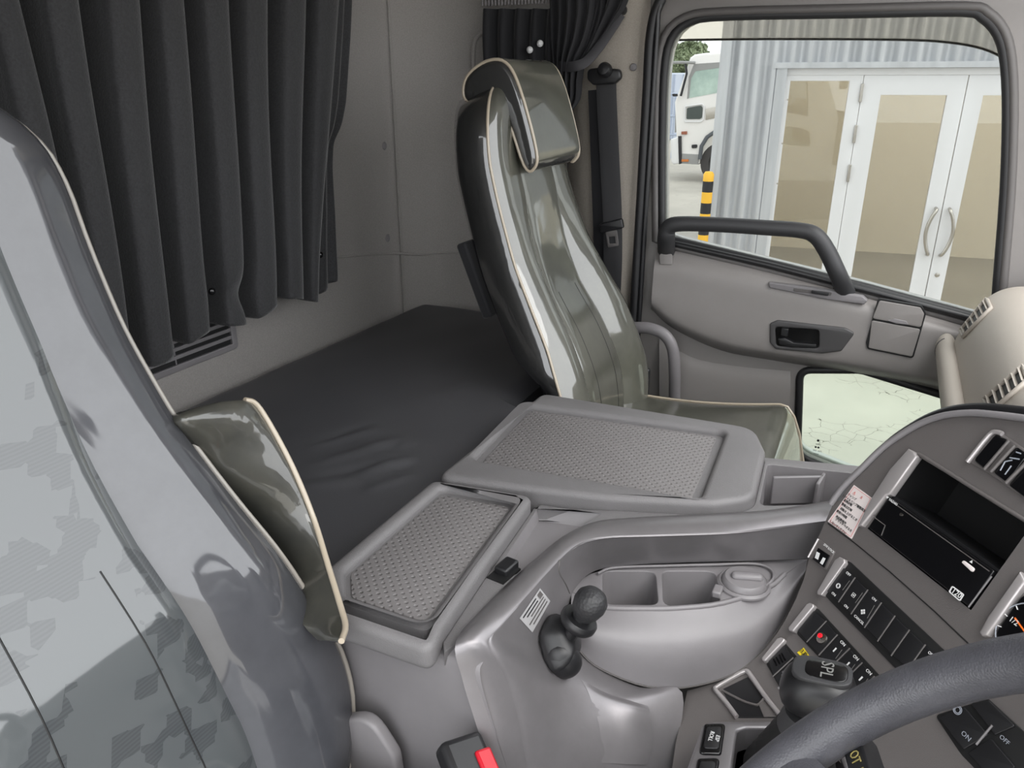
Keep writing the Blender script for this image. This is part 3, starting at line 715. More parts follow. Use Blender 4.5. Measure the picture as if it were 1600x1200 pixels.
# ================================================================== engine tunnel between the seats
from mathutils.bvhtree import BVHTree
def hit(px, py, o):
    """where the sight line through a photo point meets an already built surface"""
    me = o.data; off = WL[o.name]
    bv = BVHTree.FromPolygons([tuple(v.co+off) for v in me.vertices], [tuple(p.vertices) for p in me.polygons])
    d = ray(px, py); loc, nn, i, _ = bv.ray_cast(CAM, d)
    if loc is None:
        loc, nn, i, _ = bv.find_nearest(CAM+d*1.0)
    if nn.dot(d) > 0: nn = -nn
    return Vector(loc), Vector(nn)
def decal(name, corners, o, mt, parent, n=6, off=.0008):
    """thin sticker that follows a curved surface; corners in photo pixels"""
    a, b, c, d = [Vector((q[0], q[1], 0)) for q in corners]; vs = []
    for i in range(n+1):
        for j in range(n+1):
            u, v = i/n, j/n; q = a*(1-u)*(1-v)+b*u*(1-v)+c*u*v+d*(1-u)*v
            P, N = hit(q.x, q.y, o); vs.append(P+N*off)
    fs = [(i*(n+1)+j, i*(n+1)+j+1, (i+1)*(n+1)+j+1, (i+1)*(n+1)+j) for i in range(n) for j in range(n)]
    return mesh(name, vs, fs, mt, parent, angle=0)
def zplate(name, poly, z, depth, mt, parent=None, bev=0, holes=(), **k):
    return plate(name, poly, (0, 0, z), (1, 0, 0), (0, 1, 0), depth, mt, parent, bev, holes, **k)
XY = lambda pts, z: [(oz(x, y, z).x, oz(x, y, z).y) for x, y in pts]
M['dimple'] = mat('dimpled_grey_mat', srgb(118, 115, 115), .5, bump=0)
t = M['dimple'].node_tree; b = t.nodes['Principled BSDF']; tc = t.nodes['Texture Coordinate']
mp = t.nodes.new('ShaderNodeMapping'); mp.inputs['Rotation'].default_value = (0, 0, R(45)); t.links.new(tc.outputs['Object'], mp.inputs[0])
mp.inputs['Scale'].default_value = (1, 1, 0.0001)
vo = t.nodes.new('ShaderNodeTexVoronoi'); vo.inputs['Scale'].default_value = 105; vo.inputs['Randomness'].default_value = 0; t.links.new(mp.outputs[0], vo.inputs['Vector'])
rp = t.nodes.new('ShaderNodeValToRGB'); rp.color_ramp.elements[0].position = .12; rp.color_ramp.elements[0].color = (0, 0, 0, 1); rp.color_ramp.elements[1].position = .30
t.links.new(vo.outputs['Distance'], rp.inputs[0])
bpn = t.nodes.new('ShaderNodeBump'); bpn.inputs['Strength'].default_value = 1; bpn.inputs['Distance'].default_value = .0012
t.links.new(rp.outputs[0], bpn.inputs['Height']); t.links.new(bpn.outputs[0], b.inputs['Normal'])

ZL = .682
def lid(name, outline, recess, label, rr, depth=.04):
    root = empty(name, (outline[0][0], outline[0][1], ZL-depth), label, 'storage lid')
    out = rnd(outline, rr, 6); rec = rnd(recess, .016, 6)
    zplate('lid_shell', out, ZL, depth, M['plastic'], root, .010, [rec], bseg=4)
    cx_ = sum(a for a, b in recess)/len(recess); cy2 = sum(b for a, b in recess)/len(recess)
    zplate('lid_tray', rnd([(cx_+(a-cx_)*1.06, cy2+(b-cy2)*1.05) for a, b in recess], .012, 4), ZL-.012, .012, M['plastic'], root)
    cx_ = sum(a for a, b in recess)/len(recess); cy2 = sum(b for a, b in recess)/len(recess)
    ins = rnd([(cx_+(a-cx_)*.93, cy2+(b-cy2)*.94) for a, b in recess], .012, 5)
    zplate('dimpled_mat', ins, ZL-.0105, .004, M['dimple'], root, .0008)
    return root
big = [(-.566, .903), (-.556, 1.292), (-.30, 1.300), (-.150, 1.305), (-.118, 1.22), (-.108, 1.05), (-.16, 1.008), (-.30, .958), (-.45, .925)]
lid('passenger_side_lid', big, XY([(738, 716), (821, 630), (1134, 673), (1094, 777)], ZL), 'large grey lid with dimpled tray next to the passenger seat', [.02, .025, .02, .045, .05, .05, .03, 0, 0], .055)
small = [(-.566, .620), (-.566, .893), (-.404, .915), (-.388, .72), (-.376, .60), (-.366, .562), (-.511, .562)]
lid('driver_side_lid', small, [(-.542, .642), (-.542, .880), (-.424, .895), (-.398, .602), (-.510, .602)], 'small grey lid with dimpled tray next to the driver seat', [.018, .018, .018, 0, 0, .02, .02], .036)

ec = empty('engine_cover', (-.4, .9, 0), 'grey moulded engine cover carrying the two lids', 'engine cover')
ZK = .660
Oc = [V(oz(x, y, .668).x, oz(x, y, .668).y, .668) for x, y in ((1310, 780), (1200, 797), (1100, 803), (1000, 808), (930, 815), (880, 838), (840, 870), (800, 905), (750, 955), (715, 1000))]
Ocs = crom(Oc, 4)
def lide(y): return -.388-.016*(y-.72)/.195 if y > .72 else -.376-.012*(y-.60)/.12      # edge of the small lid
def lidn(x): return .903+(x+.566)*.19+.0                                                # near edge of the large lid
coin0 = XY([(843, 781), (945, 802), (905, 826), (868, 850), (812, 897), (783, 908), (766, 890)], ZK)
coin = rnd([(max(a, lide(b)+.005), min(b, lidn(a)-.006)) for a, b in coin0], .005, 3)
pock = rnd(XY([(1200, 725), (1348, 741), (1300, 787), (1186, 790)], ZK), .01, 3)
bigr = rnd(big, [.02, .025, .02, .045, .05, .05, .03, 0, 0], 6)
ce_ = [(a, b) for a, b in [(q[0], q[1]) for q in bigr] if b < 1.26 and a > -.41]           # lid edge from its front side round to the near side
ce_.sort(key=lambda q: math.atan2(q[1]-1.12, q[0]+.33), reverse=True)
fr_ = (oz(1188, 714, ZK).x, oz(1188, 714, ZK).y)
far = (.05, oz(1352, 731, ZK).y+.01)
deck = [(-.366, .586)]+[(p.x-.004, p.y) for p in Ocs[::-1]]+[(.05, 1.16), far, (fr_[0], fr_[1])]+ce_+[(-.404, .914), (-.388, .72), (-.376, .60)]
zplate('deck', deck, ZK, .02, M['plastic'], ec, .002, [coin, pock])
zplate('lid_ledge', [(-.562, .905), (-.552, 1.285), (-.20, 1.285), (-.15, 1.20), (-.15, 1.03), (-.30, .97)], .6275, .02, M['dark_plastic'], ec)
zplate('lid_ledge', [(-.562, .655), (-.562, .888), (-.412, .905), (-.398, .72), (-.385, .61), (-.48, .61)], .6465, .02, M['dark_plastic'], ec)
# coin tray floor and walls
def well(name, poly, z0, z1, mt, parent, shrink=.97, floor=True):
    cx_ = sum(a for a, b in poly)/len(poly); cy2 = sum(b for a, b in poly)/len(poly); n = len(poly)
    vs = [V(a, b, z0) for a, b in poly]+[V(cx_+(a-cx_)*shrink, cy2+(b-cy2)*shrink, z1) for a, b in poly]
    fs = [(i, (i+1) % n, n+(i+1) % n, n+i) for i in range(n)]
    if floor: fs.append(tuple(range(n, 2*n)))
    return mesh(name, vs, fs, mt, parent, angle=35)
well('coin_tray', coin, ZK-.001, ZK-.022, M['plastic_smooth'], ec, .9)
well('front_pocket', pock, ZK-.001, ZK-.075, M['plastic_smooth'], ec, .95)
dv = [oz(1258, 752, ZK-.008), oz(1283, 756, ZK-.008)]
box('pocket_divider', oz(1245, 765, ZK-.03), (.006, .085, .05), M['plastic_smooth'], ec, .002, rot=Matrix.Rotation(R(-62), 3, 'Z'))
box('pocket_divider', oz(1283, 762, ZK-.03), (.006, .075, .05), M['plastic_smooth'], ec, .002, rot=Matrix.Rotation(R(-8), 3, 'Z'))
lt = box('lid_latch', oz(782, 884, ZK+.004)+V(.009, 0, 0), (.020, .030, .014), M['black'], ec, .003, rot=Matrix.Rotation(R(-8), 3, 'Z'))
box('latch_slot', oz(772, 892, ZK)+V(.014, 0, 0), (.026, .04, .003), M['void'], ec, rot=Matrix.Rotation(R(-8), 3, 'Z'))
# flank facing the driver
rows = []
for (z, y) in ((.660, .600), (.656, .583), (.645, .574), (.60, .570), (.45, .562), (.25, .552), (0, .545)):
    xe = -.352 if z > .64 else -.352+.34*(.64-z)
    xe += .03
    rows.append([V(-.582+(xe+.582)*k, y+o_, z if k > .8 else min(z, .6455-.004*(z < .659)*(z > .64))) for k, o_ in ((0, .036), (.3, .034), (.62, .021), (.87, .014), (1, .014))])
grid('tunnel_flank', rows, M['plastic_smooth'], ec, 2, 3, 70)
zplate('tunnel_core', [(-.575, .64), (-.36, .64), (-.34, .86), (-.25, .96), (0, 1.12), (.05, 1.16), (.05, 1.24), (-.13, 1.22), (-.13, 1.325), (-.575, 1.325)], .57, .57, M['dark_plastic'], ec)

# ================================================================== silver centre console
cc = empty('centre_console', (-.2, .8, 0), 'silver curved centre console with cup holders beside the gear lever', 'console')
sta = [  # crease, middle, inner edge: (px, py, z or 'y'value)
    ((1290, 816, .672), (1275, 846, .642), (1262, 873, .612)),
    ((1210, 826, .673), (1195, 852, .642), (1180, 876, .612)),
    ((1133, 834, .674), (1117, 856, .642), (1100, 878, .611)),
    ((1020, 838, .675), (1010, 860, .642), (1000, 882, .610)),
    ((945, 841, .676), (948, 864, .642), (950, 887, .609)),
    ((905, 852, .676), (913, 875, .643), (920, 897, .607)),
    ((873, 878, .676), (885, 900, .643), (897, 922, .604)),
    ((822, 933, .676), (858, 944, .640), (889, 953, .597)),
    ((777, 983, .674), (837, 986, .626), (891, 985, .582)),
    ((762, 1004, .671), (836, 1015, .610), (904, 1014, .560)),
    ((776, 1032, .652), (860, 1052, .585), (940, 1047, .535)),
    ((791, 1062, .628), (884, 1090, .560), (1000, 1074, .515)),
    ((808, 1116, .588), (915, 1145, .525), (1066, 1082, .510)),
    ((824, 1200, .525), (940, 1210, .480), (1052, 1205, .450)),
    ((845, 1300, .45), (965, 1320, .40), (1050, 1330, .37))]
sp_ = [[oz(*q) for q in s] for s in sta]
rows = [[s[k] for s in sp_] for k in range(3)]
# extra rows pulled for a rolled crease
A0 = [p.copy() for p in rows[0]]
r_in = [a*.8+b*.2+V(0, 0, .006) for a, b in zip(rows[0], rows[1])]
bowl = grid('console_bowl', [A0, r_in, rows[1], rows[2]], M['silver'], cc, 5, 6, 80)
# outer rolled band
Ofull = Oc+[oy(722, 1060, .578), oy(740, 1120, .574), oy(766, 1200, .57), oy(800, 1300, .565)]
Ofull = Ofull[:9]+[oy(712, 1003, .588)]+Ofull[10:]
Ol = crom(Ofull, 12); Cl = crom(A0, 12)
def resample(L, n):
    d = [0]
    for a, b in zip(L, L[1:]): d.append(d[-1]+(b-a).length)
    out = []; j = 0
    for k in range(n):
        s = d[-1]*k/(n-1)
        while j < len(d)-2 and d[j+1] < s: j += 1
        f_ = (s-d[j])/max(1e-9, d[j+1]-d[j]); out.append(L[j].lerp(L[j+1], f_))
    return out
def split(L, idx): return resample(L[:idx+1], 41)+resample(L[idx:], 31)[1:]
Oi = min(range(len(Ol)), key=lambda i: (Ol[i]-Ofull[9]).length); Ci = min(range(len(Cl)), key=lambda i: (Cl[i]-A0[9]).length)
Or, Cr_ = split(Ol, Oi), split(Cl, Ci)
mid1 = [o.lerp(c, .35)+V(0, 0, .007) for o, c in zip(Or, Cr_)]
mid2 = [o.lerp(c, .75)+V(0, 0, .008) for o, c in zip(Or, Cr_)]
low0 = [o+V(-.001, 0, -.02) if i < 41 else o+V(-.006, .03, -.004) for i, o in enumerate(Or)]
nb = len(Or); band_rows = [low0, Or, mid1, mid2, Cr_]
loft('console_band', band_rows, M['silver'], cc, closed=False, caps=False, angle=80)
# joint between the band pieces
jp = [(838, 853), (856, 868), (873, 893), (884, 913), (890, 927)]
jv = [hit(x, y, bowl) for x, y in jp]
tube('band_joint', [P+N*.0002 for P, N in jv], .0009, M['dark_plastic'], cc, 6, sm=3)
# cup shelf
ZS = .604
cup1 = rnd(XY([(941, 892), (1024, 892), (1029, 945), (942, 944)], ZS), .014, 5)
cup2 = rnd(XY([(1034, 892), (1118, 892), (1126, 945), (1036, 947)], ZS), .014, 5)
shelf = XY([(893, 924), (905, 906), (922, 896), (950, 888), (1000, 882), (1100, 878), (1180, 876), (1262, 873), (1228, 896), (1200, 918), (1130, 943), (1040, 952), (945, 950), (915, 938)], ZS)
tray = empty('cup_tray', oz(1050, 950, .55)); tray.parent = cc; tray.location -= WL[cc.name]
zplate('tray_shelf', shelf, ZS, .008, M['plastic_smooth'], tray, .0015, [cup1, cup2])
well('cup_well', cup1, ZS-.002, ZS-.085, M['plastic_smooth'], tray, .86)
well('cup_well', cup2, ZS-.002, ZS-.085, M['plastic_smooth'], tray, .86)
# low wall behind the cups and beside the cap
rim = [oz(x, y, ZS+.004) for x, y in ((934, 896), (960, 887), (1040, 884), (1120, 882), (1180, 881), (1205, 890), (1208, 904), (1196, 916))]
tube('shelf_lip', rim, .002, M['plastic_smooth'], tray, 8, sm=4)
frontlip = [oz(x, y, ZS+.001) for x, y in ((918, 938), (945, 949), (1000, 951), (1060, 950), (1130, 942), (1200, 918), (1226, 897))]
tube('tray_lip', frontlip, .0035, M['plastic_smooth'], tray, 8, sm=4)
Tr = [(893, 924, .603), (915, 938, .604), (945, 951, .604), (1040, 953, .604), (1130, 944, .604), (1200, 919, .604), (1230, 896, .604), (1262, 873, .606)]
Br = [(891, 984, .582), (907, 1018, .560), (940, 1046, .537), (1012, 1073, .515), (1085, 1072, .512), (1160, 1045, .528), (1215, 985, .555), (1255, 910, .585)]
Mr = [((a[0]+b_[0])/2, (a[1]+b_[1])/2, (a[2]+b_[2])/2+.014) for a, b_ in zip(Tr, Br)]
grid('tray_front', [[oz(*q) for q in L] for L in (Tr, Mr, Br)], M['plastic_smooth'], tray, 6, 8, 80)
tube('tray_joint', [oz(q[0], q[1], q[2]+.0005) for q in Br], .0012, M['dark_plastic'], tray, 6, sm=4)
# round cap with finger bar
cp = oz(1162, 914, ZS)
cap = lathe('socket_cap', [(.036, 0), (.036, .003), (.033, .006), (.030, .004), (.029, .010), (.026, .013), (.0001, .0135)], cp, (0, 0, 1), M['plastic_smooth'], tray, 32)
box('cap_bar', cp+V(.003, 0, .015), (.042, .014, .010), M['plastic_smooth'], cap, .005, rot=Matrix.Rotation(R(18), 3, 'Z'), seg=3)
box('socket_hinge', oz(1121, 924, ZS+.004), (.012, .02, .01), M['plastic_smooth'], tray, .002)
# lower knee swelling
ks = [[hit(x, y, bowl) for x, y in L] for L in ([(908, 1062), (945, 1082), (985, 1095), (1012, 1103)], [(920, 1085), (948, 1098), (985, 1110), (1014, 1118)], [(935, 1130), (960, 1140), (990, 1150), (1018, 1158)], [(940, 1192), (962, 1193), (990, 1194), (1010, 1195)])]
grid('knee_pad', [[P+N*o_*c_+N*.0004 for (P, N), c_ in zip(L, (0, .4, 1, .7))] for L, o_ in zip(ks, (0, .005, .0035, .002))], M['silver'], cc, 6, 5, 80)
# rating label
dc = decal('data_label', [(843, 919), (859, 939), (831, 988), (811, 966)], bowl, mat('grey_label', srgb(168, 167, 168), .4), cc)
for k in range(7):
    u0 = .12+.12*k
    a = Vector((836, 914, 0)).lerp(Vector((803, 962, 0)), u0) if False else None
c0, c1, c2, c3 = [Vector((*q, 0)) for q in ((843, 919), (859, 939), (831, 988), (811, 966))]
for k in range(5):
    v0 = .10+.17*k; v1 = v0+.07
    e = lambda u, v: tuple((c0*(1-u)*(1-v)+c1*u*(1-v)+c2*u*v+c3*(1-u)*v)[:2])
    def q2(ua, ub, va, vb): return [e(va, ua), e(vb, ua), e(vb, ub), e(va, ub)]
    decal('label_print', q2(.08 if k > 1 else .28, .92-.1*(k % 3), v0, v1), bowl, M['ink'] if k < 2 else M['dark_plastic'], dc, 3, .0012)
decal('label_print', q2(.05, .20, .08, .38), bowl, M['dark_plastic'], dc, 3, .0012)
# parking brake lever
pb = empty('parking_brake_lever', oz(868, 1010, .59), 'black parking brake lever with round knob on the silver console', 'lever')
hb = [hit(x, y, bowl) for x, y in ((858, 953), (870, 972), (888, 1002), (889, 1025), (876, 1050), (860, 1059), (851, 1040), (838, 1004), (838, 990), (848, 968))]
nb_ = sum((N for P, N in hb), Vector()).normalized()
rg0 = [P-nb_*.004 for P, N in hb]; ctr = sum((P for P, N in hb), Vector())/len(hb)
rg1 = [P+nb_*.010 for P, N in hb]; rg2 = [ctr.lerp(P, .72)+nb_*.028 for P, N in hb]; rg3 = [ctr.lerp(P, .35)+nb_*.034 for P, N in hb]
hs = loft('housing', [rg0, rg1, rg2, rg3], M['black'], pb, angle=0); subsurf(hs, 1)
sh_c, sh_n = hit(866, 1036, bowl); sh_c = sh_c+sh_n*.012
sd = V(0, 0, -1); sd = (sd-sh_n*sd.dot(sh_n)).normalized(); se = sh_n.cross(sd)
loft('housing_shield', [[sh_c+sd*(.026*math.sin(t_))+(se*math.cos(2*PI*j/18)*.019+sh_n*math.sin(2*PI*j/18)*.024)*max(.03, math.cos(t_))**.8 for j in range(18)] for t_ in [R(-86+172*k/10) for k in range(11)]], M['black'], pb, angle=0)
s0 = ctr+nb_*.02; kn = oz(921, 944, .668); ax = (kn-s0).normalized()
tube('stem', [s0, s0.lerp(kn, .5), kn], .009, M['black'], pb, 12)
Ls = (kn-s0).length
lathe('release_ring', [(.010, -.012), (.021, -.008), (.0235, -.004), (.0235, .002), (.021, .005), (.012, .005), (.0115, .010)], s0+ax*(Ls*.58), ax, M['black'], pb, 28)
lathe('knob', [(.0105, -.036), (.0105, -.026), (.012, -.020), (.018, -.010), (.0205, 0), (.0197, .009), (.0145, .0165), (.008, .0195), (.0001, .0205)], kn, ax, mat('black_leather_knob', srgb(44, 44, 46), .5, bump=.6, bscale=260, btype='vor'), pb, 28)

# ================================================================== driver's dashboard (face turned 40 degrees towards the driver)
da = empty('dashboard', (.1, .9, 0), 'dark grey wraparound dashboard full of switches in front of the driver', 'dashboard')
AZ = R(39.8)
DU = V(math.sin(AZ), -math.cos(AZ), 0); DH = V(math.cos(AZ), math.sin(AZ), 0)
DA = oz(1240, 950, .6)
PROF = [(-.30, 72), (-.17, 66), (-.11, 50), (-.048, 40), (.036, 31), (.10, 27), (.40, 27)]   # arc length, lean above it
def build_prof():
    pts = {}
    # integrate from t=0
    seg = []
    for i in range(len(PROF)-1):
        seg.append((PROF[i][0], PROF[i+1][0], R(PROF[i][1])))
    def pos(t):
        P = DA.copy()
        if t >= 0:
            a = 0
            for s0, s1, th in seg:
                lo, hi = max(s0, a), min(s1, t)
                if hi > lo: P += (DH*math.sin(th)+V(0, 0, math.cos(th)))*(hi-lo)
        else:
            for s0, s1, th in seg:
                lo, hi = max(s0, t), min(s1, 0)
                if hi > lo: P -= (DH*math.sin(th)+V(0, 0, math.cos(th)))*(hi-lo)
        return P
    return seg, pos
SEG, dpos = build_prof()
def dth(t):
    for s0, s1, th in SEG:
        if t < s1: return th
    return SEG[-1][2]
def dv_(t): th = dth(t); return DH*math.sin(th)+V(0, 0, math.cos(th))
def dn(t): return DU.cross(dv_(t)).normalized()
if dn(0).dot(DH) > 0: SGN = -1
else: SGN = 1
def D(s, t, off=0): return dpos(t)+DU*s+dn(t)*SGN*off
def dpx(x, y):
    """dash coordinates (s,t) seen at a photo point"""
    best = None
    for s0, s1, th in SEG:
        P = dpos((s0+s1)/2); v = DH*math.sin(th)+V(0, 0, math.cos(th)); n = DU.cross(v)
        Q = opl(x, y, P, n); t_ = (s0+s1)/2+(Q-P).dot(v)
        e = max(s0-t_, t_-s1, 0)
        if best is None or e < best[0]: best = (e, (Q-DA).dot(DU), t_)
    return best[1], best[2]
left = [(1046, 1230), (1056, 1160), (1074, 1079), (1120, 1066), (1160, 1047), (1190, 1020), (1218, 985), (1240, 945), (1256, 905), (1264, 872), (1283, 830), (1301, 789), (1320, 763), (1350, 733), (1375, 708), (1400, 688), (1440, 664), (1478, 651), (1520, 647), (1560, 650), (1600, 655)]
lst = [dpx(*q) for q in left]
lst = [p for i, p in enumerate(lst) if i == 0 or p[1] > max(q[1] for q in lst[:i])+1e-4]
def sleft(t):
    if t <= lst[0][1]: return lst[0][0]
    for (s0, t0), (s1, t1) in zip(lst, lst[1:]):
        if t0 <= t <= t1: return s0+(s1-s0)*(t-t0)/(t1-t0)
    return lst[-1][0]
ttop = lst[-1][1]
bs0, bt1 = dpx(1436, 714); _, bt0 = dpx(1356, 826); bs1 = .186; bs0 = .018
ts = sorted(set([-.30, -.26, -.22, -.19, -.17, -.15, -.13, -.11, -.08, -.048, -.02, .01, .036, .07, .10, bt0, bt1, (bt0+bt1)/2] + [.10+k*.02 for k in range(1, 12) if .10+k*.02 < ttop-.01] + [p[1] for p in lst[-7:]]))
ss = sorted(set([bs0, bs1] + [bs0+(bs1-bs0)*k/6 for k in range(1, 6)] + [bs1+.03*k for k in range(1, 18)]))
pan0 = XY([(1098, 1131), (1112, 1126), (1300, 1124), (1340, 1200), (1330, 1330), (1052, 1330), (1070, 1210)], .548)
def inpoly(x, y, pl):
    c = False
    for (x0, y0), (x1, y1) in zip(pl, pl[1:]+pl[:1]):
        if (y0 > y) != (y1 > y) and x < (x1-x0)*(y-y0)/(y1-y0)+x0: c = not c
    return c
ss += [.02*k+.001 for k in range(10, 34)]; ss = sorted(set(ss)); ts = sorted(set(ts+[-.28, -.24, -.20, -.18, -.16, -.14, -.12, -.10, -.09, -.07]))
vs = []; fs = []; nc = len(ss)+2
for t_ in ts:
    sl_ = sleft(t_)
    vs.append(D(sl_, t_)); vs.append(D(max(sl_, (sl_+bs0)/2 if sl_ < bs0 else sl_), t_))
    for s_ in ss: vs.append(D(max(s_, sl_), t_))
for i in range(len(ts)-1):
    for k in range(nc-1):
        t_m = (ts[i]+ts[i+1])/2
        if k >= 2:
            s_m = (ss[k-2]+ss[k-1])/2
            if bs0 < s_m < bs1 and bt0-1e-4 < t_m < bt1+1e-4: continue
        quad = (i*nc+k, i*nc+k+1, (i+1)*nc+k+1, (i+1)*nc+k)
        if all(vs[q].z < .546 and inpoly(vs[q].x, vs[q].y, pan0) for q in quad): continue
        fs.append(quad)
face = mesh('dash_face', vs, fs, M['dash'], da, angle=30)
# side wall behind the left edge and the hood rim
edge = [D(s_, t_) for s_, t_ in lst]
back = [p-V(0, 0, .0)+DH*(.02+.10*min(1, i/6)) for i, p in enumerate(edge)]
n_ = len(edge)
mesh('dash_side', edge+back, [(i, i+1, n_+i+1, n_+i) for i in range(n_-1)], M['dash'], da)
hood = [D(s_, t_, .004) for s_, t_ in lst if t_ > dpx(1290, 815)[1]]
hood += [D(*dpx(1640, 662), .004), D(*dpx(1690, 676), .004)]
tube('hood_rim', hood, .0042, M['plastic_smooth'], da, 10, sm=4)
tube('hood_seal', [p+DH*.012+V(0, 0, .004) for p in hood], .0075, M['black'], da, 8, sm=4)
# hood top running forward to the windscreen
hv = [D(s_, t_, 0) for s_, t_ in lst if t_ > dpx(1340, 745)[1]]+[D(.45, ttop), D(.68, ttop-.02)]
mesh('hood_top', hv+[p+(DH*.30+V(0, 0, -.02))*max(.02, min(1, (1.15-p.y)/(DH.y*.30))) for p in hv], [(i, i+1, len(hv)+i+1, len(hv)+i) for i in range(len(hv)-1)], M['dash'], da)
# equipment bay
bay = [(bs0, bt0), (bs1, bt0), (bs1, bt1), (bs0, bt1)]
fr = [D(s_, t_, 0) for s_, t_ in bay]; bk2 = [D(s_, t_, -.09) for s_, t_ in bay]
mesh('equipment_bay', fr+bk2, [(0, 1, 5, 4), (1, 2, 6, 5), (2, 3, 7, 6), (3, 0, 4, 7), (4, 5, 6, 7)], M['void'], da, angle=20)
def dplate(name, st, off, depth, mt, parent=da, bev=0, holes=(), **k):
    """plate on the dash face; st list of (s,t); top face stands off the face by off"""
    tm = sum(q[1] for q in st)/len(st); O = D(0, tm, off); Vd = dv_(tm)
    f_ = lambda q: (q[0], (D(q[0], q[1])-D(0, tm)).dot(Vd))
    N = DU.cross(Vd); U = DU
    if SGN < 0:
        U = -DU; g = lambda q: (-f_(q)[0], f_(q)[1])
    else: g = f_
    return plate(name, [g(q) for q in st], O, U, Vd, depth, mt, parent, bev, [[g(q) for q in h] for h in holes], **k)
def dtext(name, s, px, py, off, size, mt, parent=da, U=None, Vt=None):
    s_, t_ = dpx(px, py); P = D(s_, t_, off)
    return text(name, s, P, U or DU, Vt or dv_(t_), size, mt, parent)
def dpoly(pts): return [dpx(*q) for q in pts]
mt_split = dpx(1391, 776)[1]
# tachograph unit in the lower half of the bay
tg = empty('tachograph', D(.08, bt0)); tg.parent = da; tg.location -= WL[da.name]
u0 = bs0+.002
dplate('unit_front', rnd([(u0, bt0+.002), (bs1-.002, bt0+.002), (bs1-.002, mt_split), (u0, mt_split)], .003), .003, .05, M['black_gloss'], tg, .0015)
dplate('drawer_edge', [(u0+.004, mt_split-.004), (bs1-.006, mt_split-.004), (bs1-.006, mt_split-.003), (u0+.004, mt_split-.003)], .0034, .001, M['dark_plastic'], tg)
dplate('eject_button', rnd(dpoly([(1506, 880), (1510, 877), (1527, 890), (1523, 896)]), .0025), .005, .003, M['paper'], tg, .0008)
dtext('eject_mark', '\u25B2', 1521, 879, .0034, .004, M['white'], tg)
b120 = dpoly([(1490, 920), (1508, 932), (1503, 939), (1487, 927)])
dplate('mark_frame', rnd(dpoly([(1491, 916), (1510, 930), (1503, 941), (1485, 926)]), .002), .0036, .001, M['white'], tg, 0, [rnd(dpoly([(1491.5, 918.5), (1507.5, 930.3), (1502.5, 938.5), (1487.5, 925.7)]), .0015)])
dtext('unit_mark', '120', 1498, 928.5, .0034, .0085, M['white'], tg)
dtext('maker_mark', '\u25BC YAZAKI', 1396, 784, .0034, .0042, M['white'], tg)
tube('door_outline', [D(*dpx(x, y), .0034) for x, y in ((1368, 806), (1371, 811), (1386, 822), (1380, 838))], .0006, M['dark_plastic'], tg, 5)
lathe('unit_screw', [(.002, 0), (.002, .001), (.0001, .0015)], D(*dpx(1411, 805), .003), dn(.2)*SGN, M['chrome'], tg, 10)
tube('drawer_handle', [D(*dpx(1517, 950), .004), D(*dpx(1553, 902), .004)], .0009, M['plastic_smooth'], tg, 6)
dplate('bay_shelf', [(bs0, mt_split), (bs1, mt_split), (bs1, mt_split+.003), (bs0, mt_split+.003)], -.004, .08, M['black'], da)
# silver fin at the end of the bay
dplate('bay_fin', dpoly([(1345, 824), (1352, 824), (1390, 776), (1396, 775), (1438, 716), (1434, 708), (1424, 703), (1395, 735), (1365, 782)]), .007, .012, M['silver_hi'], da, .003)
tube('bay_rim', [D(*dpx(x, y), .001) for x, y in ((1436, 709), (1520, 762), (1610, 818))], .0025, M['dash'], da, 8)
tube('face_joint', [D(*dpx(x, y), .0002) for x, y in ((1294, 818), (1335, 848), (1390, 893), (1460, 955), (1520, 1012))], .0008, M['void'], da, 6)
# caution sticker
stk = dplate('caution_sticker', dpoly([(1335, 758), (1364, 779), (1331, 842), (1294, 815)]), .0009, .0009, M['paper'], da)
for a, b in (((1335.5, 761), (1361, 779.5)), ((1361, 779.5), (1330, 839)), ((1330, 839), (1297.5, 814.5)), ((1297.5, 814.5), (1335.5, 761))):
    tube('sticker_border', [D(*dpx(*a), .0010), D(*dpx(*b), .0010)], .0003, M['pink'], stk, 4)
U_s = (D(*dpx(1361, 779), 0)-D(*dpx(1335, 761), 0)).normalized(); V_s = (D(*dpx(1335, 761), 0)-D(*dpx(1297, 814), 0)).normalized()
for (ln, px_, py_, mt_) in (('\u26A0', 1336, 771, 'pink'), ('\u4E3B', 1347, 778, 'pink'), ('\u30B8\u30E3\u30F3\u30D7', 1332, 777, 'ink'), ('\u30B7\u30B0\u30CA\u30EB\u30E9\u30F3\u30D7\u7A2E\u985E\u7570\u5E38', 1335, 787, 'ink'), ('\u6545\u969C\u8A3A\u65AD', 1326, 786, 'ink'),
                       ('\u8B66\u5831\u70B9\u706F\u6642', 1324, 793, 'ink'), ('\u56DE\u8EE2\u3092\u4E0A\u3052\u308B\u3068\u304D', 1327, 804, 'ink'), ('\u4F7F\u7528\u5206\u6642\u9593', 1316, 804, 'ink'), ('\u518D\u8D77\u52D5\u64CD\u4F5C', 1315, 813, 'ink'), ('\u30AF\u30E9\u30C3\u30C1\u30DA\u30C0\u30EB\u3092', 1319, 821, 'ink'), ('\u3057\u306A\u3044\u3067\u304F\u3060\u3055\u3044', 1310, 824, 'ink')):
    text('sticker_line', ln, D(*dpx(px_, py_), .0011), U_s, V_s, .0042, M[mt_], stk)
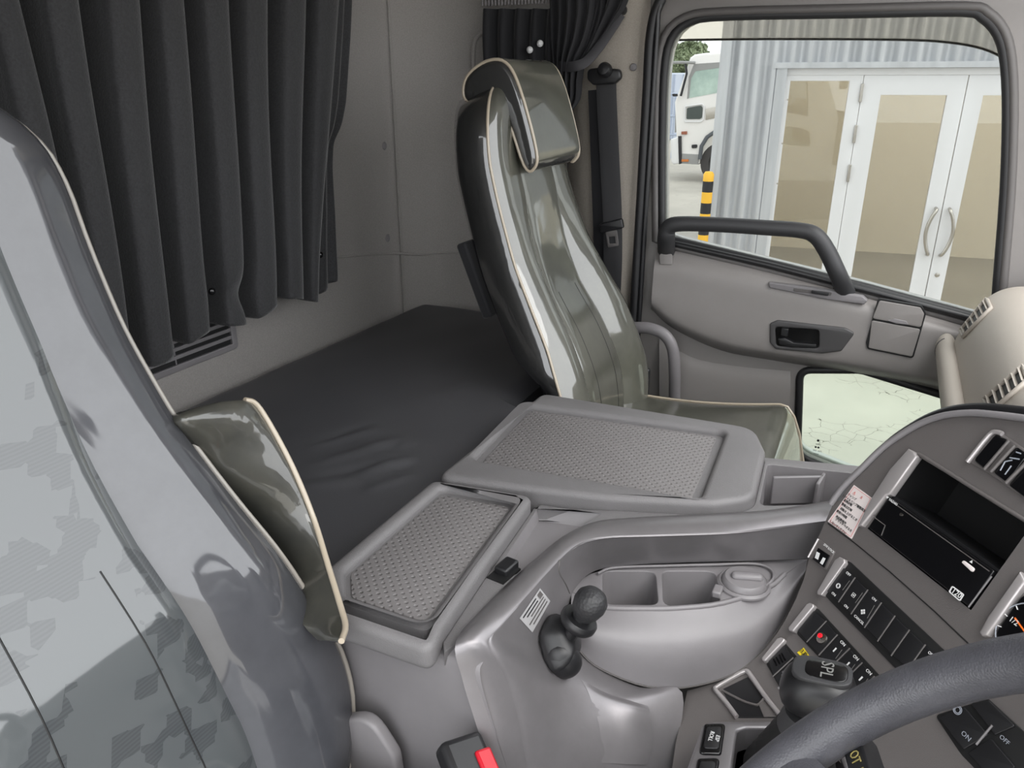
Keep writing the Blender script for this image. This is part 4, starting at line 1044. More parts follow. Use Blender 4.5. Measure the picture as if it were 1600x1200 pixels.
# small selector with two white bars
sel = dplate('selector_bezel', rnd(dpoly([(1281, 842), (1306, 862), (1292, 892), (1264, 870)]), .003), .002, .003, M['dash'], da, .001)
dplate('selector_key', dpoly([(1281, 857), (1299, 869), (1290, 888), (1272, 875)]), .0035, .003, M['black_gloss'], sel, .0006)
for q in (((1279, 863), (1284, 866), (1281, 876), (1276, 873)), ((1289, 872), (1293, 874), (1288, 884), (1284, 881))):
    dplate('selector_mark', dpoly(q), .0038, .0006, M['white'], sel)
dtext('selector_text', 'S/W LOCK', 1297, 858, .0022, .0046, M['white'], da)
tube('selector_edge', [D(*dpx(1265, 872), .003), D(*dpx(1281, 843), .003)], .0014, M['silver_hi'], da, 6)
# switch banks
def bank(name, fin, base, seps, cells, label=None):
    e = empty(name, D(*dpx(*base[0]))); e.parent = da; e.location -= WL[da.name]
    dplate('bank_base', rnd(dpoly(base), .004), .0015, .004, M['void'], e, .0008)
    dplate('bank_fin', rnd(dpoly(fin), .002), .008, .010, M['silver_hi'], e, .002)
    for (a, b) in seps: tube('separator', [D(*dpx(*a), .0045), D(*dpx(*b), .0045)], .0009, M['dark_plastic'], e, 6)
    for c in cells:
        k = dplate('switch', rnd(dpoly(c['q']), .0015), .0042, .004, M['black'], e, .0008)
        for (s, x, y, sz) in c.get('t', ()): dtext('switch_mark', s, x, y, .0043, sz, M['white'], k)
        for (a, b) in c.get('l', ()): tube('switch_line', [D(*dpx(*a), .0044), D(*dpx(*b), .0044)], .0004, M['dark_plastic'], k, 4)
        if 'led' in c:
            P = D(*dpx(*c['led']), .0042); lathe('indicator_bezel', [(.0072, 0), (.0068, .002), (.0001, .004)], P, dn(0)*SGN, M['chrome'], k, 18)
            lathe('indicator_lamp', [(.0032, 0), (.0028, .002), (.0001, .003)], P+dn(0)*SGN*.0028-DU*.002+dv_(0)*.001, dn(0)*SGN, mat('red_indicator', srgb(225, 20, 36), .3, emit=.5), k, 14)
        if 'rib' in c:
            for (a, b) in c['rib']: tube('rib', [D(*dpx(*a), .0045), D(*dpx(*b), .0045)], .0011, M['black_gloss'], k, 6)
    return e
c4 = lambda x, y: (1200+x*.25, 860+y*.25)
def cell(top0, bot0, top1, bot1, ins=.04):
    q = [Vector(top0), Vector(top1), Vector(bot1), Vector(bot0)]; c = sum(q, Vector((0, 0)))/4
    return [tuple(c+(p-c)*(1-ins*2)) for p in q]
T1 = [c4(505, 85), c4(560, 175), c4(640, 252), c4(725, 332), c4(810, 415), c4(900, 503), c4(1000, 595), c4(1100, 690)]
B1 = [c4(372, 262), c4(455, 330), c4(533, 405), c4(618, 490), c4(700, 575), c4(785, 665), c4(890, 750), c4(990, 850)]
T1[0] = c4(480, 100)
cells = [{'q': cell(T1[k], B1[k], T1[k+1], B1[k+1])} for k in range(7)]
cells[0]['t'] = [('OFF', *c4(517, 155), .0048), ('\u25CE', *c4(452, 230), .0085), ('ON', *c4(425, 280), .0045)]
cells[1]['t'] = [('\u25A3', *c4(548, 288), .007), ('ON', *c4(503, 358), .0045)]
cells[2]['t'] = [('ON', *c4(678, 312), .0045), ('\u2756', *c4(607, 392), .008), ('CANCEL', *c4(583, 440), .0045)]
cells[6]['t'] = [('OPEN', *c4(1042, 663), .0045)]
cells[0]['l'] = [(c4(525, 195), c4(480, 255))]; cells[1]['l'] = [(c4(606, 270), c4(560, 335))]; cells[2]['l'] = [(c4(680, 350), c4(635, 430))]
bank('upper_switch_bank', [c4(330, 265), c4(330, 285), c4(360, 292), c4(505, 90), c4(500, 65), c4(470, 50), c4(440, 70)], [c4(480, 60), c4(520, 75), c4(1120, 640), c4(1100, 760), c4(960, 900), c4(850, 790), c4(360, 285)], [(T1[k], B1[k]) for k in range(1, 7)], cells)
T2 = [c4(300, 375), c4(378, 450), c4(448, 535), c4(525, 620), c4(603, 710), c4(680, 795), c4(760, 880)]
B2 = [c4(190, 510), c4(255, 582), c4(330, 665), c4(400, 745), c4(480, 830), c4(560, 915), c4(640, 1000)]
cells = [{'q': cell(T2[k], B2[k], T2[k+1], B2[k+1])} for k in range(6)]
cells[1]['led'] = c4(350, 558)
for k, (x, y) in ((2, (480, 590)), (3, (562, 680)), (4, (643, 770))):
    cells[k]['t'] = [('ON', *c4(x, y), .0055), ('\u25AE', *c4(x-48, y+38), .006)]
    cells[k]['l'] = [(c4(x-5, y+40), c4(x-45, y+95))]
bank('middle_switch_bank', [c4(148, 495), c4(150, 515), c4(178, 522), c4(305, 370), c4(305, 350), c4(280, 340), c4(260, 350)], [c4(300, 360), c4(320, 370), c4(780, 870), c4(650, 1020), c4(180, 520)], [(T2[k], B2[k]) for k in range(1, 6)], cells)
T3 = [c4(110, 590), c4(172, 678), c4(240, 760)]; B3 = [c4(5, 705), c4(40, 800), c4(90, 880)]
cells = [{'q': cell(T3[k], B3[k], T3[k+1], B3[k+1])} for k in range(2)]
cells[0]['rib'] = [(c4(95, 655), c4(120, 700)), (c4(80, 665), c4(103, 712)), (c4(62, 680), c4(85, 722)), (c4(45, 690), c4(65, 732))]
bank('lower_switch_bank', [c4(-25, 690), c4(-20, 705), c4(0, 708), c4(110, 585), c4(118, 565), c4(95, 555), c4(70, 565)], [c4(105, 570), c4(130, 590), c4(270, 760), c4(110, 920), c4(-10, 710)], [(T3[1], B3[1])], cells)
ys = dplate('yellow_tag', dpoly([c4(185, 640), c4(225, 610), c4(278, 685), c4(235, 690)]), .0012, .001, M['yellow'], da)
dtext('tag_print', '\u6CE8\u610F', *c4(225, 643), .0014, .0065, M['ink'], ys); dtext('tag_print', '\u70B9\u691C', *c4(232, 665), .0014, .0055, M['ink'], ys)
# pocket low on the face, a flat black plate as its shaded opening
c5 = lambda x, y: (1040+x*.2, 960+y*.2)
pk = empty('small_pocket', D(*dpx(*c5(650, 600)))); pk.parent = da; pk.location -= WL[da.name]
dplate('pocket_shade_plate', rnd(dpoly([c5(440, 590), c5(650, 480), c5(905, 800), c5(570, 810)]), .003), .0012, .003, M['black'], pk, .0008)
dplate('pocket_floor', dpoly([c5(730, 715), c5(785, 650), c5(900, 795), c5(770, 810)]), .0024, .002, M['dash'], pk, .0008)
tube('pocket_rim', [D(*dpx(*c5(x, y)), .002) for x, y in ((560, 810), (480, 700), (395, 600), (400, 575), (500, 515), (620, 450), (650, 455), (670, 480), (780, 640), (905, 800))], .0032, M['silver_hi'], pk, 8, sm=3)
tube('pocket_ledge', [D(*dpx(*c5(x, y)), .002) for x, y in ((445, 600), (600, 680), (690, 710), (730, 710), (785, 650))], .0016, M['dash'], pk, 6, sm=3)
# climate panel at the top right
cl = empty('climate_panel', D(*dpx(1570, 730))); cl.parent = da; cl.location -= WL[da.name]
c3 = lambda x, y: (1200+x*.25, 640+y*.25)
dplate('panel_key', rnd(dpoly([c3(1300, 325), c3(1440, 160), c3(1528, 205), c3(1380, 385)]), .005), .006, .008, M['black_gloss'], cl, .002)
dplate('panel_surround', rnd(dpoly([c3(1260, 325), c3(1425, 140), c3(1470, 150), c3(1900, 450), c3(1750, 660), c3(1380, 400), c3(1280, 345)]), .006), .003, .005, M['dash'], cl, .002)
tube('panel_edge', [D(*dpx(*c3(x, y)), .0045) for x, y in ((1262, 335), (1290, 300), (1400, 165), (1445, 148), (1480, 160))], .003, M['silver_hi'], cl, 8, sm=3)
for a, b in (((1530, 205), (1375, 385)), ((1565, 235), (1415, 400)), ((1640, 340), (1510, 470))):
    tube('divider', [D(*dpx(*c3(*a)), .0065), D(*dpx(*c3(*b)), .0065)], .002, M['dash'], cl, 8)
dplate('display', rnd(dpoly([c3(1570, 240), c3(1640, 290), c3(1510, 465), c3(1425, 400)]), .003), .005, .006, M['black_gloss'], cl, .001)
dplate('display', rnd(dpoly([c3(1650, 330), c3(1800, 440), c3(1680, 600), c3(1520, 480)]), .003), .005, .006, M['black_gloss'], cl, .001)
M['led'] = mat('pale_display_segment', srgb(150, 155, 165), .4)
for a, b in (((1470, 390), (1500, 335)), ((1500, 335), (1545, 325)), ((1500, 415), (1540, 360)), ((1530, 310), (1590, 320)), ((1570, 275), (1600, 285))):
    tube('display_segment', [D(*dpx(*c3(*a)), .0053), D(*dpx(*c3(*b)), .0053)], .0008, M['led'], cl, 5)
# gauge pod at the far right
gp = empty('gauge_pod', D(*dpx(1600, 960))); gp.parent = da; gp.location -= WL[da.name]
dplate('pod_face', rnd(dpoly([c4(1420, 540), c4(1620, 260), c4(2000, 560), c4(1800, 820)]), .01), .004, .006, M['black_gloss'], gp, .001)
dplate('pod_fin', dpoly([c4(1345, 520), c4(1360, 545), c4(1400, 545), c4(1640, 210), c4(1600, 140), c4(1400, 420)]), .008, .010, M['silver_hi'], gp, .003)
Pg = D(*dpx(*c4(1640, 540)), .0045)
gr = [Pg+(DU*math.cos(a)+dv_(.1)*math.sin(a))*.032 for a in [2*PI*k/40 for k in range(40)]]
tube('dial_ring', gr, .0007, M['led'], gp, 5, closed=True)
for k in range(9):
    a = R(200-k*27); tube('dial_tick', [Pg+(DU*math.cos(a)+dv_(.1)*math.sin(a))*.027, Pg+(DU*math.cos(a)+dv_(.1)*math.sin(a))*.031], .0006, M['white'], gp, 4)
dtext('dial_text', '1/2', *c4(1555, 450), .0048, .008, M['white'], gp)
tube('needle', [Pg, Pg+(DU*-.9+dv_(.1)*.3)*.022], .0009, mat('orange_needle', srgb(240, 110, 30), .4), gp, 5)
# switches seen under the wheel rim
lw = empty('knee_switch_bank', D(*dpx(1530, 1140))); lw.parent = da; lw.location -= WL[da.name]
dplate('bank_base', rnd(dpoly([(1462, 1118), (1545, 1092), (1640, 1180), (1600, 1240), (1540, 1240)]), .004), .002, .004, M['void'], lw, .0008)
for q in (((1470, 1122), (1510, 1106), (1548, 1150), (1508, 1172)), ((1515, 1178), (1552, 1155), (1590, 1200), (1560, 1225)), ((1520, 1100), (1548, 1096), (1590, 1136), (1558, 1150))):
    dplate('switch', rnd(dpoly(q), .002), .0045, .004, M['black'], lw, .0008)
dtext('switch_mark', '\u25CE', 1500, 1112, .0048, .012, M['led'], lw); dtext('switch_mark', 'ON', 1514, 1152, .0048, .007, M['led'], lw); dtext('switch_mark', 'OFF', 1574, 1158, .0048, .006, M['led'], lw)
tube('separator', [D(*dpx(1555, 1135), .005), D(*dpx(1530, 1165), .005)], .0012, M['plastic_smooth'], lw, 6)

# ================================================================== gear lever on its silver panel
sg_ = empty('shift_panel', oz(1150, 1180, .50), 'silver panel with two black rocker switches around the gear lever', 'shift panel')
ZG = .548
pan = XY([(1098, 1131), (1112, 1126), (1300, 1124), (1340, 1200), (1330, 1330), (1052, 1330), (1070, 1210)], ZG)
hol = XY([(1153, 1142), (1165, 1138), (1300, 1138), (1320, 1200), (1310, 1300), (1135, 1300), (1145, 1200)], ZG)
zplate('panel_plate', rnd(pan, .006), ZG, .03, M['silver'], sg_, .004, [rnd(hol, .008)])
well('gate_recess', rnd(hol, .008), ZG-.002, ZG-.03, M['silver'], sg_, .95)
zplate('panel_plinth', [(a*.98, b) for a, b in pan], ZG-.03, .5, M['dash'], sg_)
def rocker(q, s, sx, sy):
    r_ = zplate('rocker_switch', rnd(XY(q, ZG), .005), ZG+.003, .008, M['black_gloss'], sg_, .002)
    cx_ = sum(a for a, b in XY(q, ZG))/4; cy2 = sum(b for a, b in XY(q, ZG))/4
    zplate('rocker_pad', rnd([(cx_+(a-cx_)*.7, cy2+(b-cy2)*.72) for a, b in XY(q, ZG)], .004), ZG+.0042, .003, M['black'], r_, .0008)
    for k, w in enumerate(s): text('switch_mark', w, V(cx_+.005-.007*k, cy2, ZG+.0044), (0, -1, 0), (1, 0, 0), .0065, M['white'], r_)
rocker([(1100, 1133), (1134, 1132), (1127, 1181), (1092, 1180)], ('ESP', 'ROLL'), 0, 0)
rocker([(1090, 1187), (1125, 1186), (1117, 1238), (1080, 1238)], (), 0, 0)
gl = empty('gear_lever', oz(1275, 1150, .53), 'dark gear lever knob with a black inlay reading SPL', 'gear lever')
KC = oz(1277, 1078, .665)
kr = []
for k in range(13):
    a = -PI/2+PI*k/12; zz = math.sin(a); rr_ = math.cos(a)**.55 if math.cos(a) > 1e-4 else .02
    ring = []
    for j in range(28):
        b_ = 2*PI*j/28; cb, sb_ = math.cos(b_), math.sin(b_)
        ring.append(KC+V(.037*rr_*math.copysign(abs(cb)**.8, cb), .031*rr_*math.copysign(abs(sb_)**.8, sb_), .026*zz+.004*cb*rr_))
    kr.append(ring)
loft('knob', kr, M['black'], gl, angle=0)
KT = KC+V(0, 0, .0255); tl = V(1, 0, .10).normalized()
oval = lambda a, b: [(a*math.copysign(abs(math.cos(2*PI*k/28))**.6, math.cos(2*PI*k/28)), b*math.copysign(abs(math.sin(2*PI*k/28))**.6, math.sin(2*PI*k/28))) for k in range(28)]
plate('inlay_frame', oval(.029, .0195), KT+V(.001, 0, .0014), tl, (0, 1, 0), .006, M['handle'], gl, .0015)
plate('inlay', oval(.0205, .0150), KT+V(.005, 0, .0026), tl, (0, 1, 0), .004, M['black_gloss'], gl, .001)
text('inlay_text', 'SPL', KT+V(.005, 0, .0028), (0, -1, 0), tl, .0175, mat('grey_print', srgb(120, 120, 118), .4), gl)
lathe('knob_collar', [(.030, -.024), (.028, -.014), (.024, -.002)], KC+V(-.004, 0, -.03), (0, 0, 1), M['handle'], gl, 24)
bo = []
for k in range(13):
    f_ = k/12; rr_ = .026+.022*f_+(.0025 if k % 2 else -.001)
    bo.append([KC+V(-.004-.01*f_+rr_*math.cos(2*PI*j/24), rr_*math.sin(2*PI*j/24), -.048-.078*f_) for j in range(24)])
loft('gaiter', bo, M['void'], gl, angle=0)
for k in range(3):
    for j in range(6):
        P = KC+V(-.030+.002*k, -.012+.0052*j, -.002-.006*k)
        if k == 0 and j == 0: gd = lathe('grip_dot', [(.0014, 0), (.001, .0015), (.0001, .002)], P+V(-.006, 0, 0), (-1, -.3, .2), M['plastic_smooth'], gl, 8)
        else: dup(gd, P+V(-.006, 0, 0)-WL[gd.name], gl)

# ================================================================== steering wheel
SWc = V(.08, .30, .84); SWR = .228
sa, sb2 = V(math.cos(R(45)), 0, math.sin(R(45))), V(0, 1, 0); sn = sa.cross(sb2).normalized()
st_ = empty('steering_wheel', SWc-sn*.2, 'black leather steering wheel beside the dashboard', 'steering wheel')
M['leather'] = mat('black_worn_leather', srgb(74, 74, 79), .40, bump=.25, bscale=650, btype='vor', var=.12, vscale=30)
tube('rim', [SWc+(sa*math.cos(2*PI*k/72)+sb2*math.sin(2*PI*k/72))*SWR for k in range(72)], .0185, M['leather'], st_, 18, closed=True)
rimin = [SWc+(sa*math.cos(2*PI*k/72)+sb2*math.sin(2*PI*k/72))*(SWR+.0175)+sn*.004 for k in range(72)]
tube('rim_stitching', rimin, .0016, M['plastic_smooth'], st_, 5, closed=True)
for ang in (122, 238):
    a = R(ang); d_ = sa*math.cos(a)+sb2*math.sin(a)
    sp0, sp1 = SWc+d_*.06-sn*.04, SWc+d_*(SWR-.012)
    tube('spoke', [sp0, sp0.lerp(sp1, .5)-sn*.006, sp1], [.045, .034, .026], M['leather'], st_, 14, up=sn, flat=.4)
lathe('hub', [(.085, -.05), (.09, -.02), (.08, -.005), (.05, .004), (.0001, .006)], SWc-sn*.03, sn, M['black'], st_, 32)
tube('column', [SWc-sn*.06, SWc-sn*.30], .045, M['dash'], st_, 16)
plq = opl(1338, 1190, SWc-sn*.012, sn)
pu = (opl(1346, 1215, SWc, sn)-opl(1332, 1168, SWc, sn)).normalized(); pv = sn.cross(pu)
bd = plate('spoke_badge', rnd([(-.05, -.008), (.05, -.008), (.05, .008), (-.05, .008)], .003), plq, pu, pv, .03, M['black'], st_, .002)
text('badge_text', 'OT  I', plq+sn*.0004+pu*.0, pu, pv, .0105, mat('gold_print', srgb(190, 175, 110), .4, metal=.3), bd)

# ================================================================== passenger side dashboard
pd = empty('passenger_dashboard', (.3, 1.5, 0), 'pale grey passenger dashboard with slatted air vents', 'dashboard')
pf = [(.215, .30), (.20, .45), (.188, .58), (.178, .66), (.182, .715), (.192, .752), (.206, .790), (.226, .822), (.256, .842), (.30, .850), (.38, .850), (.55, .835), (.72, .80)]
pc = crom([V(a, 0, b) for a, b in pf], 5)
Y_0, Y_1 = 1.14, 1.972
ysl = [Y_0+(Y_1-Y_0)*k/10 for k in range(11)]
ring = []
for y in ysl:
    e = max(0, (y-(Y_1-.06))/.06); ring.append([V(p.x+.015*e*e, y, p.z-.014*e*e) for p in pc])
pbod = loft('dash_body', ring, M['dash_top'], pd, closed=False, caps=False, angle=70)
mesh('dash_end', ring[-1]+[V(.72, Y_1, .30)], [tuple(range(len(pc)+1))], M['dash_top'], pd)
# padded roll above the glove box
rc = [V(.170, y, .690) for y in (1.955, 1.94, 1.6, 1.2, 1.14)]
tube('grip_roll', [V(.176, 1.965, .690), V(.172, 1.955, .69), V(.170, 1.93, .690), V(.170, 1.5, .690), V(.170, 1.14, .690)], [.018, .024, .0275, .0275, .0275], M['dash_top'], pd, 20, up=(1, 0, 0), flat=.75)
for y in (1.90, 1.38):
    tube('roll_joint', [V(.170-.0212*math.cos(a), y, .69+.0282*math.sin(a)) for a in [R(-70+14*k) for k in range(11)]], .0013, M['dark_plastic'], pd, 5)
plate('glove_box_lid', rnd([(1.16, .44), (1.94, .44), (1.94, .655), (1.16, .655)], .02), (.170, 0, 0), (0, -1, 0), (0, 0, 1), .02, mat('glove_lid_plastic', srgb(160, 156, 146), .5), pd, .005) if False else None
gx = plate('glove_box_lid', rnd([(-1.94, .44), (-1.16, .44), (-1.16, .655), (-1.94, .655)], .02), (.168, 0, 0), (0, -1, 0), (.08, 0, 1), .02, M['dash_top'], pd, .005)
def vent(corners, nsl):
    e = empty('air_vent', hit(sum(c[0] for c in corners)/4, sum(c[1] for c in corners)/4, pbod)[0]); e.parent = pd; e.location -= WL[pd.name]
    a, b, c, d = [Vector(q) for q in corners]
    decal('vent_cavity', corners, pbod, M['void'], e, 8, .0015)  # dark decal on the solid dash, painted as the vent's shaded inside
    loop = []
    for p, q in ((a, b), (b, c), (c, d), (d, a)):
        for k in range(6): loop.append(p.lerp(q, k/6))
    loop = [Vector((q.x, q.y, 0)) for q in loop]
    loop = rnd([tuple(q) for q in (a, b, c, d)], 5, 4) if False else loop
    P = [hit(q[0], q[1], pbod) for q in loop]
    tube('vent_rim', [p+n_*.003 for p, n_ in P], .0042, M['dash_top'], e, 8, closed=True)
    for k in range(nsl):
        f_ = (k+.5)/nsl
        q0, q1 = a.lerp(b, f_), d.lerp(c, f_)
        L = [hit(*q0.lerp(q1, v), pbod) for v in (.04, .35, .65, .96)]
        pts = [p+n_*.002 for p, n_ in L]
        tube('vent_slat', pts, .0062, M['dash_top'], e, 8, up=(hit(*a.lerp(b, .8), pbod)[0]-hit(*a.lerp(b, .2), pbod)[0]).normalized(), flat=.2)
vent([(1503, 517), (1543, 468), (1550, 483), (1507, 527)], 6)
vent([(1541, 625), (1600, 574), (1608, 596), (1548, 648)], 6)

# instrument binnacle in front of the driver
bn = []
for y in (.62, .60, .35, .10, -.12, -.14):
    k = .02 if y in (.62, -.14) else 0
    bn.append([V(.40+k, y, .40), V(.40+k, y, .70), V(.36+k, y, .88), V(.40+k, y, .965-k), V(.48, y, .985-k), V(.60, y, .95-k), V(.78, y, .86), V(.78, y, .40)])
loft('instrument_binnacle', bn, M['dash'], da, angle=40)

# ================================================================== outside
ZGR = -1.15
M['asphalt'] = mat('worn_pale_concrete', srgb(178, 174, 166), .9, var=.10, vscale=.6, bump=.3, bscale=40)
def add_cracks(Mx):
    t = Mx.node_tree; b = t.nodes['Principled BSDF']; tc = t.nodes['Texture Coordinate']
    n = t.nodes.new('ShaderNodeTexNoise'); n.inputs['Scale'].default_value = 4; n.inputs['Detail'].default_value = 4; t.links.new(tc.outputs['Object'], n.inputs['Vector'])
    ad = t.nodes.new('ShaderNodeMixRGB'); ad.inputs[0].default_value = .12; t.links.new(tc.outputs['Object'], ad.inputs[1]); t.links.new(n.outputs['Color'], ad.inputs[2])
    vo = t.nodes.new('ShaderNodeTexVoronoi'); vo.feature = 'DISTANCE_TO_EDGE'; vo.inputs['Scale'].default_value = 8; t.links.new(ad.outputs[0], vo.inputs['Vector'])
    lt = t.nodes.new('ShaderNodeMath'); lt.operation = 'LESS_THAN'; lt.inputs[1].default_value = .006; t.links.new(vo.outputs[0], lt.inputs[0])
    n2 = t.nodes.new('ShaderNodeTexNoise'); n2.inputs['Scale'].default_value = 1.3; t.links.new(tc.outputs['Object'], n2.inputs['Vector'])
    gt = t.nodes.new('ShaderNodeMath'); gt.operation = 'GREATER_THAN'; gt.inputs[1].default_value = .52; t.links.new(n2.outputs[0], gt.inputs[0])
    ml = t.nodes.new('ShaderNodeMath'); ml.operation = 'MULTIPLY'; t.links.new(lt.outputs[0], ml.inputs[0]); t.links.new(gt.outputs[0], ml.inputs[1])
    src = b.inputs['Base Color'].links[0].from_socket
    mx = t.nodes.new('ShaderNodeMixRGB'); t.links.new(ml.outputs[0], mx.inputs[0]); t.links.new(src, mx.inputs[1]); mx.inputs[2].default_value = srgb(70, 66, 60)
    t.links.new(mx.outputs[0], b.inputs['Base Color'])
add_cracks(M['asphalt'])
gnd = mesh('ground', [(-60, 2.4, ZGR), (60, 2.4, ZGR), (60, 90, ZGR), (-60, 90, ZGR), (-60, -40, ZGR), (60, -40, ZGR)], [(0, 1, 2, 3), (4, 5, 1, 0)], M['asphalt']); tag(gnd, 'pale cracked concrete yard around the truck', kind='structure')
# building plane
W0 = V(.49, 8.35, 0); WD = V(.99, .137, 0).normalized(); WN = V(WD.y, -WD.x, 0)
def wp(x, y): P = opl(x, y, W0, WN); return (P-W0).dot(WD), P.z
def wxy(a, z, off=0): return W0+WD*a+WN*off+V(0, 0, z)
def wplate(name, poly, off, depth, mt, parent=None, bev=0, holes=(), **k):
    return plate(name, poly, W0+WN*off, WD, (0, 0, 1), depth, mt, parent, bev, holes, **k)
M['sheet'] = mat('galvanised_corrugated_sheet', srgb(192, 194, 198), .38, metal=.3, var=.10, vscale=2.2, vmap=(4, 4, .5))
M['alu'] = mat('white_aluminium_frame', srgb(226, 226, 228), .35)
M['cream'] = mat('cream_room_wall', srgb(206, 200, 186), .8)
M['roomfloor'] = mat('grey_room_floor', srgb(128, 125, 118), .6, var=.1, vscale=.8)
aS0 = wp(1214, 230)[0]
aL, aR_ = wp(1124, 200)[0], 6.0
dL = wp(1205, 200)[0]; dT = wp(1400, 106)[1]; dR = 5.2
bw = empty('corrugated_building', wxy((aL+dL)/2, ZGR), 'pale corrugated metal building with a white glazed entrance', 'building')
pitch = .152
def sheet(a0, a1, z0, z1, name='corrugated_sheet'):
    n = max(8, int((a1-a0)/pitch*10)); vs = []
    for k in range(n+1):
        a = a0+(a1-a0)*k/n; o_ = .036*math.cos(2*PI*a/pitch)
        vs += [wxy(a, z0, o_+.05), wxy(a, z1, o_+.05)]
    return mesh(name, vs, [(2*k, 2*k+1, 2*k+3, 2*k+2) for k in range(n)], M['sheet'], bw, angle=0)
zr = 3.6
sheet(aL, dL, ZGR, dT+.03)
xs = aL
while xs < aR_-.1:
    x2 = min(xs+1.216, aR_); sheet(xs, x2, dT+.02, zr); xs = x2
mesh('building_side', [wxy(aL, ZGR, .05), wxy(aL, zr, .05), wxy(aL, zr, -6), wxy(aL, ZGR, -6)], [(0, 1, 2, 3)], M['sheet'], bw)
sc0 = None
for zz in (wp(1170, 155)[1], wp(1170, 222)[1], wp(1170, 284)[1]):
    k0 = math.ceil(aL/pitch)
    for k in range(k0, int(dL/pitch)+1):
        P = wxy(k*pitch, zz, .072)
        if sc0 is None: sc0 = lathe('sheet_screw', [(.009, 0), (.008, .005), (.0001, .007)], P, WN, M['chrome'], bw, 8)
        else: dup(sc0, P-WL[sc0.name], bw)
tube('corner_flashing', [wxy(aL, ZGR, .07), wxy(aL, zr, .07)], .05, M['sheet'], bw, 8, up=WN, flat=.4)
box('opening_jamb', wxy((dL+aS0)/2, (ZGR+dT)/2, .03), (aS0-dL+.02, .10, dT-ZGR), M['sheet'], bw, rot=frame3(WD, WN).to_3x3() if False else Matrix((WD, -WN, V(0, 0, 1))).transposed())
wplate('lintel', [(dL-.04, dT), (dR, dT), (dR, dT+.05), (dL-.04, dT+.05)], .09, .12, M['sheet'], bw)
# glazed entrance: sidelight and two door leaves
G_shop = glass('shop_glass', (.90, .88, .84, 1), .10)
zB = ZGR+.03
def leaf(name, a0, a1, z0, z1, wl_, wr_, wt, label, cat='door', off=.0):
    e = empty(name, wxy((a0+a1)/2, z0), label, None, kind='structure')
    wplate('leaf_frame', [(a0, z0), (a1, z0), (a1, z1), (a0, z1)], off+.02, .05, M['alu'], e, .004, [[(a0+wl_, z0+.12), (a1-wr_, z0+.12), (a1-wr_, z1-wt), (a0+wl_, z1-wt)]])
    wplate('glass_pane', [(a0+wl_, z0+.12), (a1-wr_, z0+.12), (a1-wr_, z1-wt), (a0+wl_, z1-wt)], off-.005, .008, G_shop, e)
    return e
aS1 = wp(1328, 230)[0]; aD0 = wp(1333, 230)[0]; aD1 = wp(1491, 230)[0]
gap = wp(1491, 230)[0]
lw_ = aD1-aD0
s1 = leaf('window_2', aS0, aS1+.01, zB, dT-.03, .05, .10, .08, 'tall fixed glass sidelight beside the glazed doors')
d1 = leaf('door_2', aD0, aD1-.004, zB, dT-.06, .165, .14, .17, 'white framed glass door leaf hinged beside the sidelight')
d2 = leaf('door_3', aD1+.004, aD1+lw_, zB, dT-.06, .14, .165, .17, 'white framed glass door leaf with round keyhole')
wplate('entrance_header', [(dL, dT-.06), (dR, dT-.06), (dR, dT), (dL, dT)], .03, .06, M['alu'], bw, .004)
wplate('entrance_jamb', [(aD0-.03, zB), (aD0-.004, zB), (aD0-.004, dT-.06), (aD0-.03, dT-.06)], .018, .05, M['alu'], bw, .003)
for k, q in enumerate(((1333, 208), (1326, 207), (1318, 270), (1310, 340))):
    pass
for z in (wp(1336, 145)[1], wp(1327, 209)[1], wp(1317, 270)[1]):
    box('hinge', wxy(aD0-.004, z, .03), (.025, .03, .16), M['chrome'], d1, .004, rot=Matrix((WD, -WN, V(0, 0, 1))).transposed())
def pull(e, a, sgn):
    zt_, zb_ = wp(1465, 325)[1], wp(1465, 398)[1]
    pts = [wxy(a, zt_, .02), wxy(a, zt_-.01, .07)]
    for k in range(1, 8):
        f_ = k/8; pts.append(wxy(a+sgn*.055*math.sin(PI*f_), zt_+(zb_-zt_)*f_, .08))
    pts += [wxy(a, zb_+.01, .07), wxy(a, zb_, .02)]
    tube('door_pull', pts, .016, M['chrome'], e, 10, sm=3)
pull(d1, aD1-.055, -1); pull(d2, aD1+.06, 1)
kz = wp(1467, 429)
lathe('keyhole', [(.022, 0), (.022, .006), (.012, .010), (.0001, .010)], wxy(aD1+.07, kz[1], .02), WN, M['chrome'], d2, 16)
# room behind
rb = oz(1400, 396, ZGR+.02); dep = -(rb-W0).dot(WN)
rm = bw
q = lambda a, z, o_: wxy(a, z, -o_)
mesh('room_floor', [q(dL, ZGR+.02, -.0), q(dR, ZGR+.02, 0), q(dR, ZGR+.02, dep), q(dL, ZGR+.02, dep)], [(0, 1, 2, 3)], M['roomfloor'], rm)
mesh('room_back', [q(dL, ZGR, dep), q(dR, ZGR, dep), q(dR, 3.0, dep), q(dL, 3.0, dep)], [(0, 1, 2, 3)], M['cream'], rm)
mesh('room_side', [q(dL+.02, ZGR, .05), q(dL+.02, ZGR, dep), q(dL+.02, 3.0, dep), q(dL+.02, 3.0, .05)], [(0, 1, 2, 3)], M['cream'], rm)
lm = mesh('room_fill_light', [q(dL+1, 2.9, .6), q(dR-1, 2.9, .6), q(dR-1, 2.9, dep-.6), q(dL+1, 2.9, dep-.6)], [(0, 1, 2, 3)], mat('room_fill_glow', (1, .95, .88, 1), .5, emit=5.0), rm)  # unseen glowing sheet added to brighten the room behind the glass
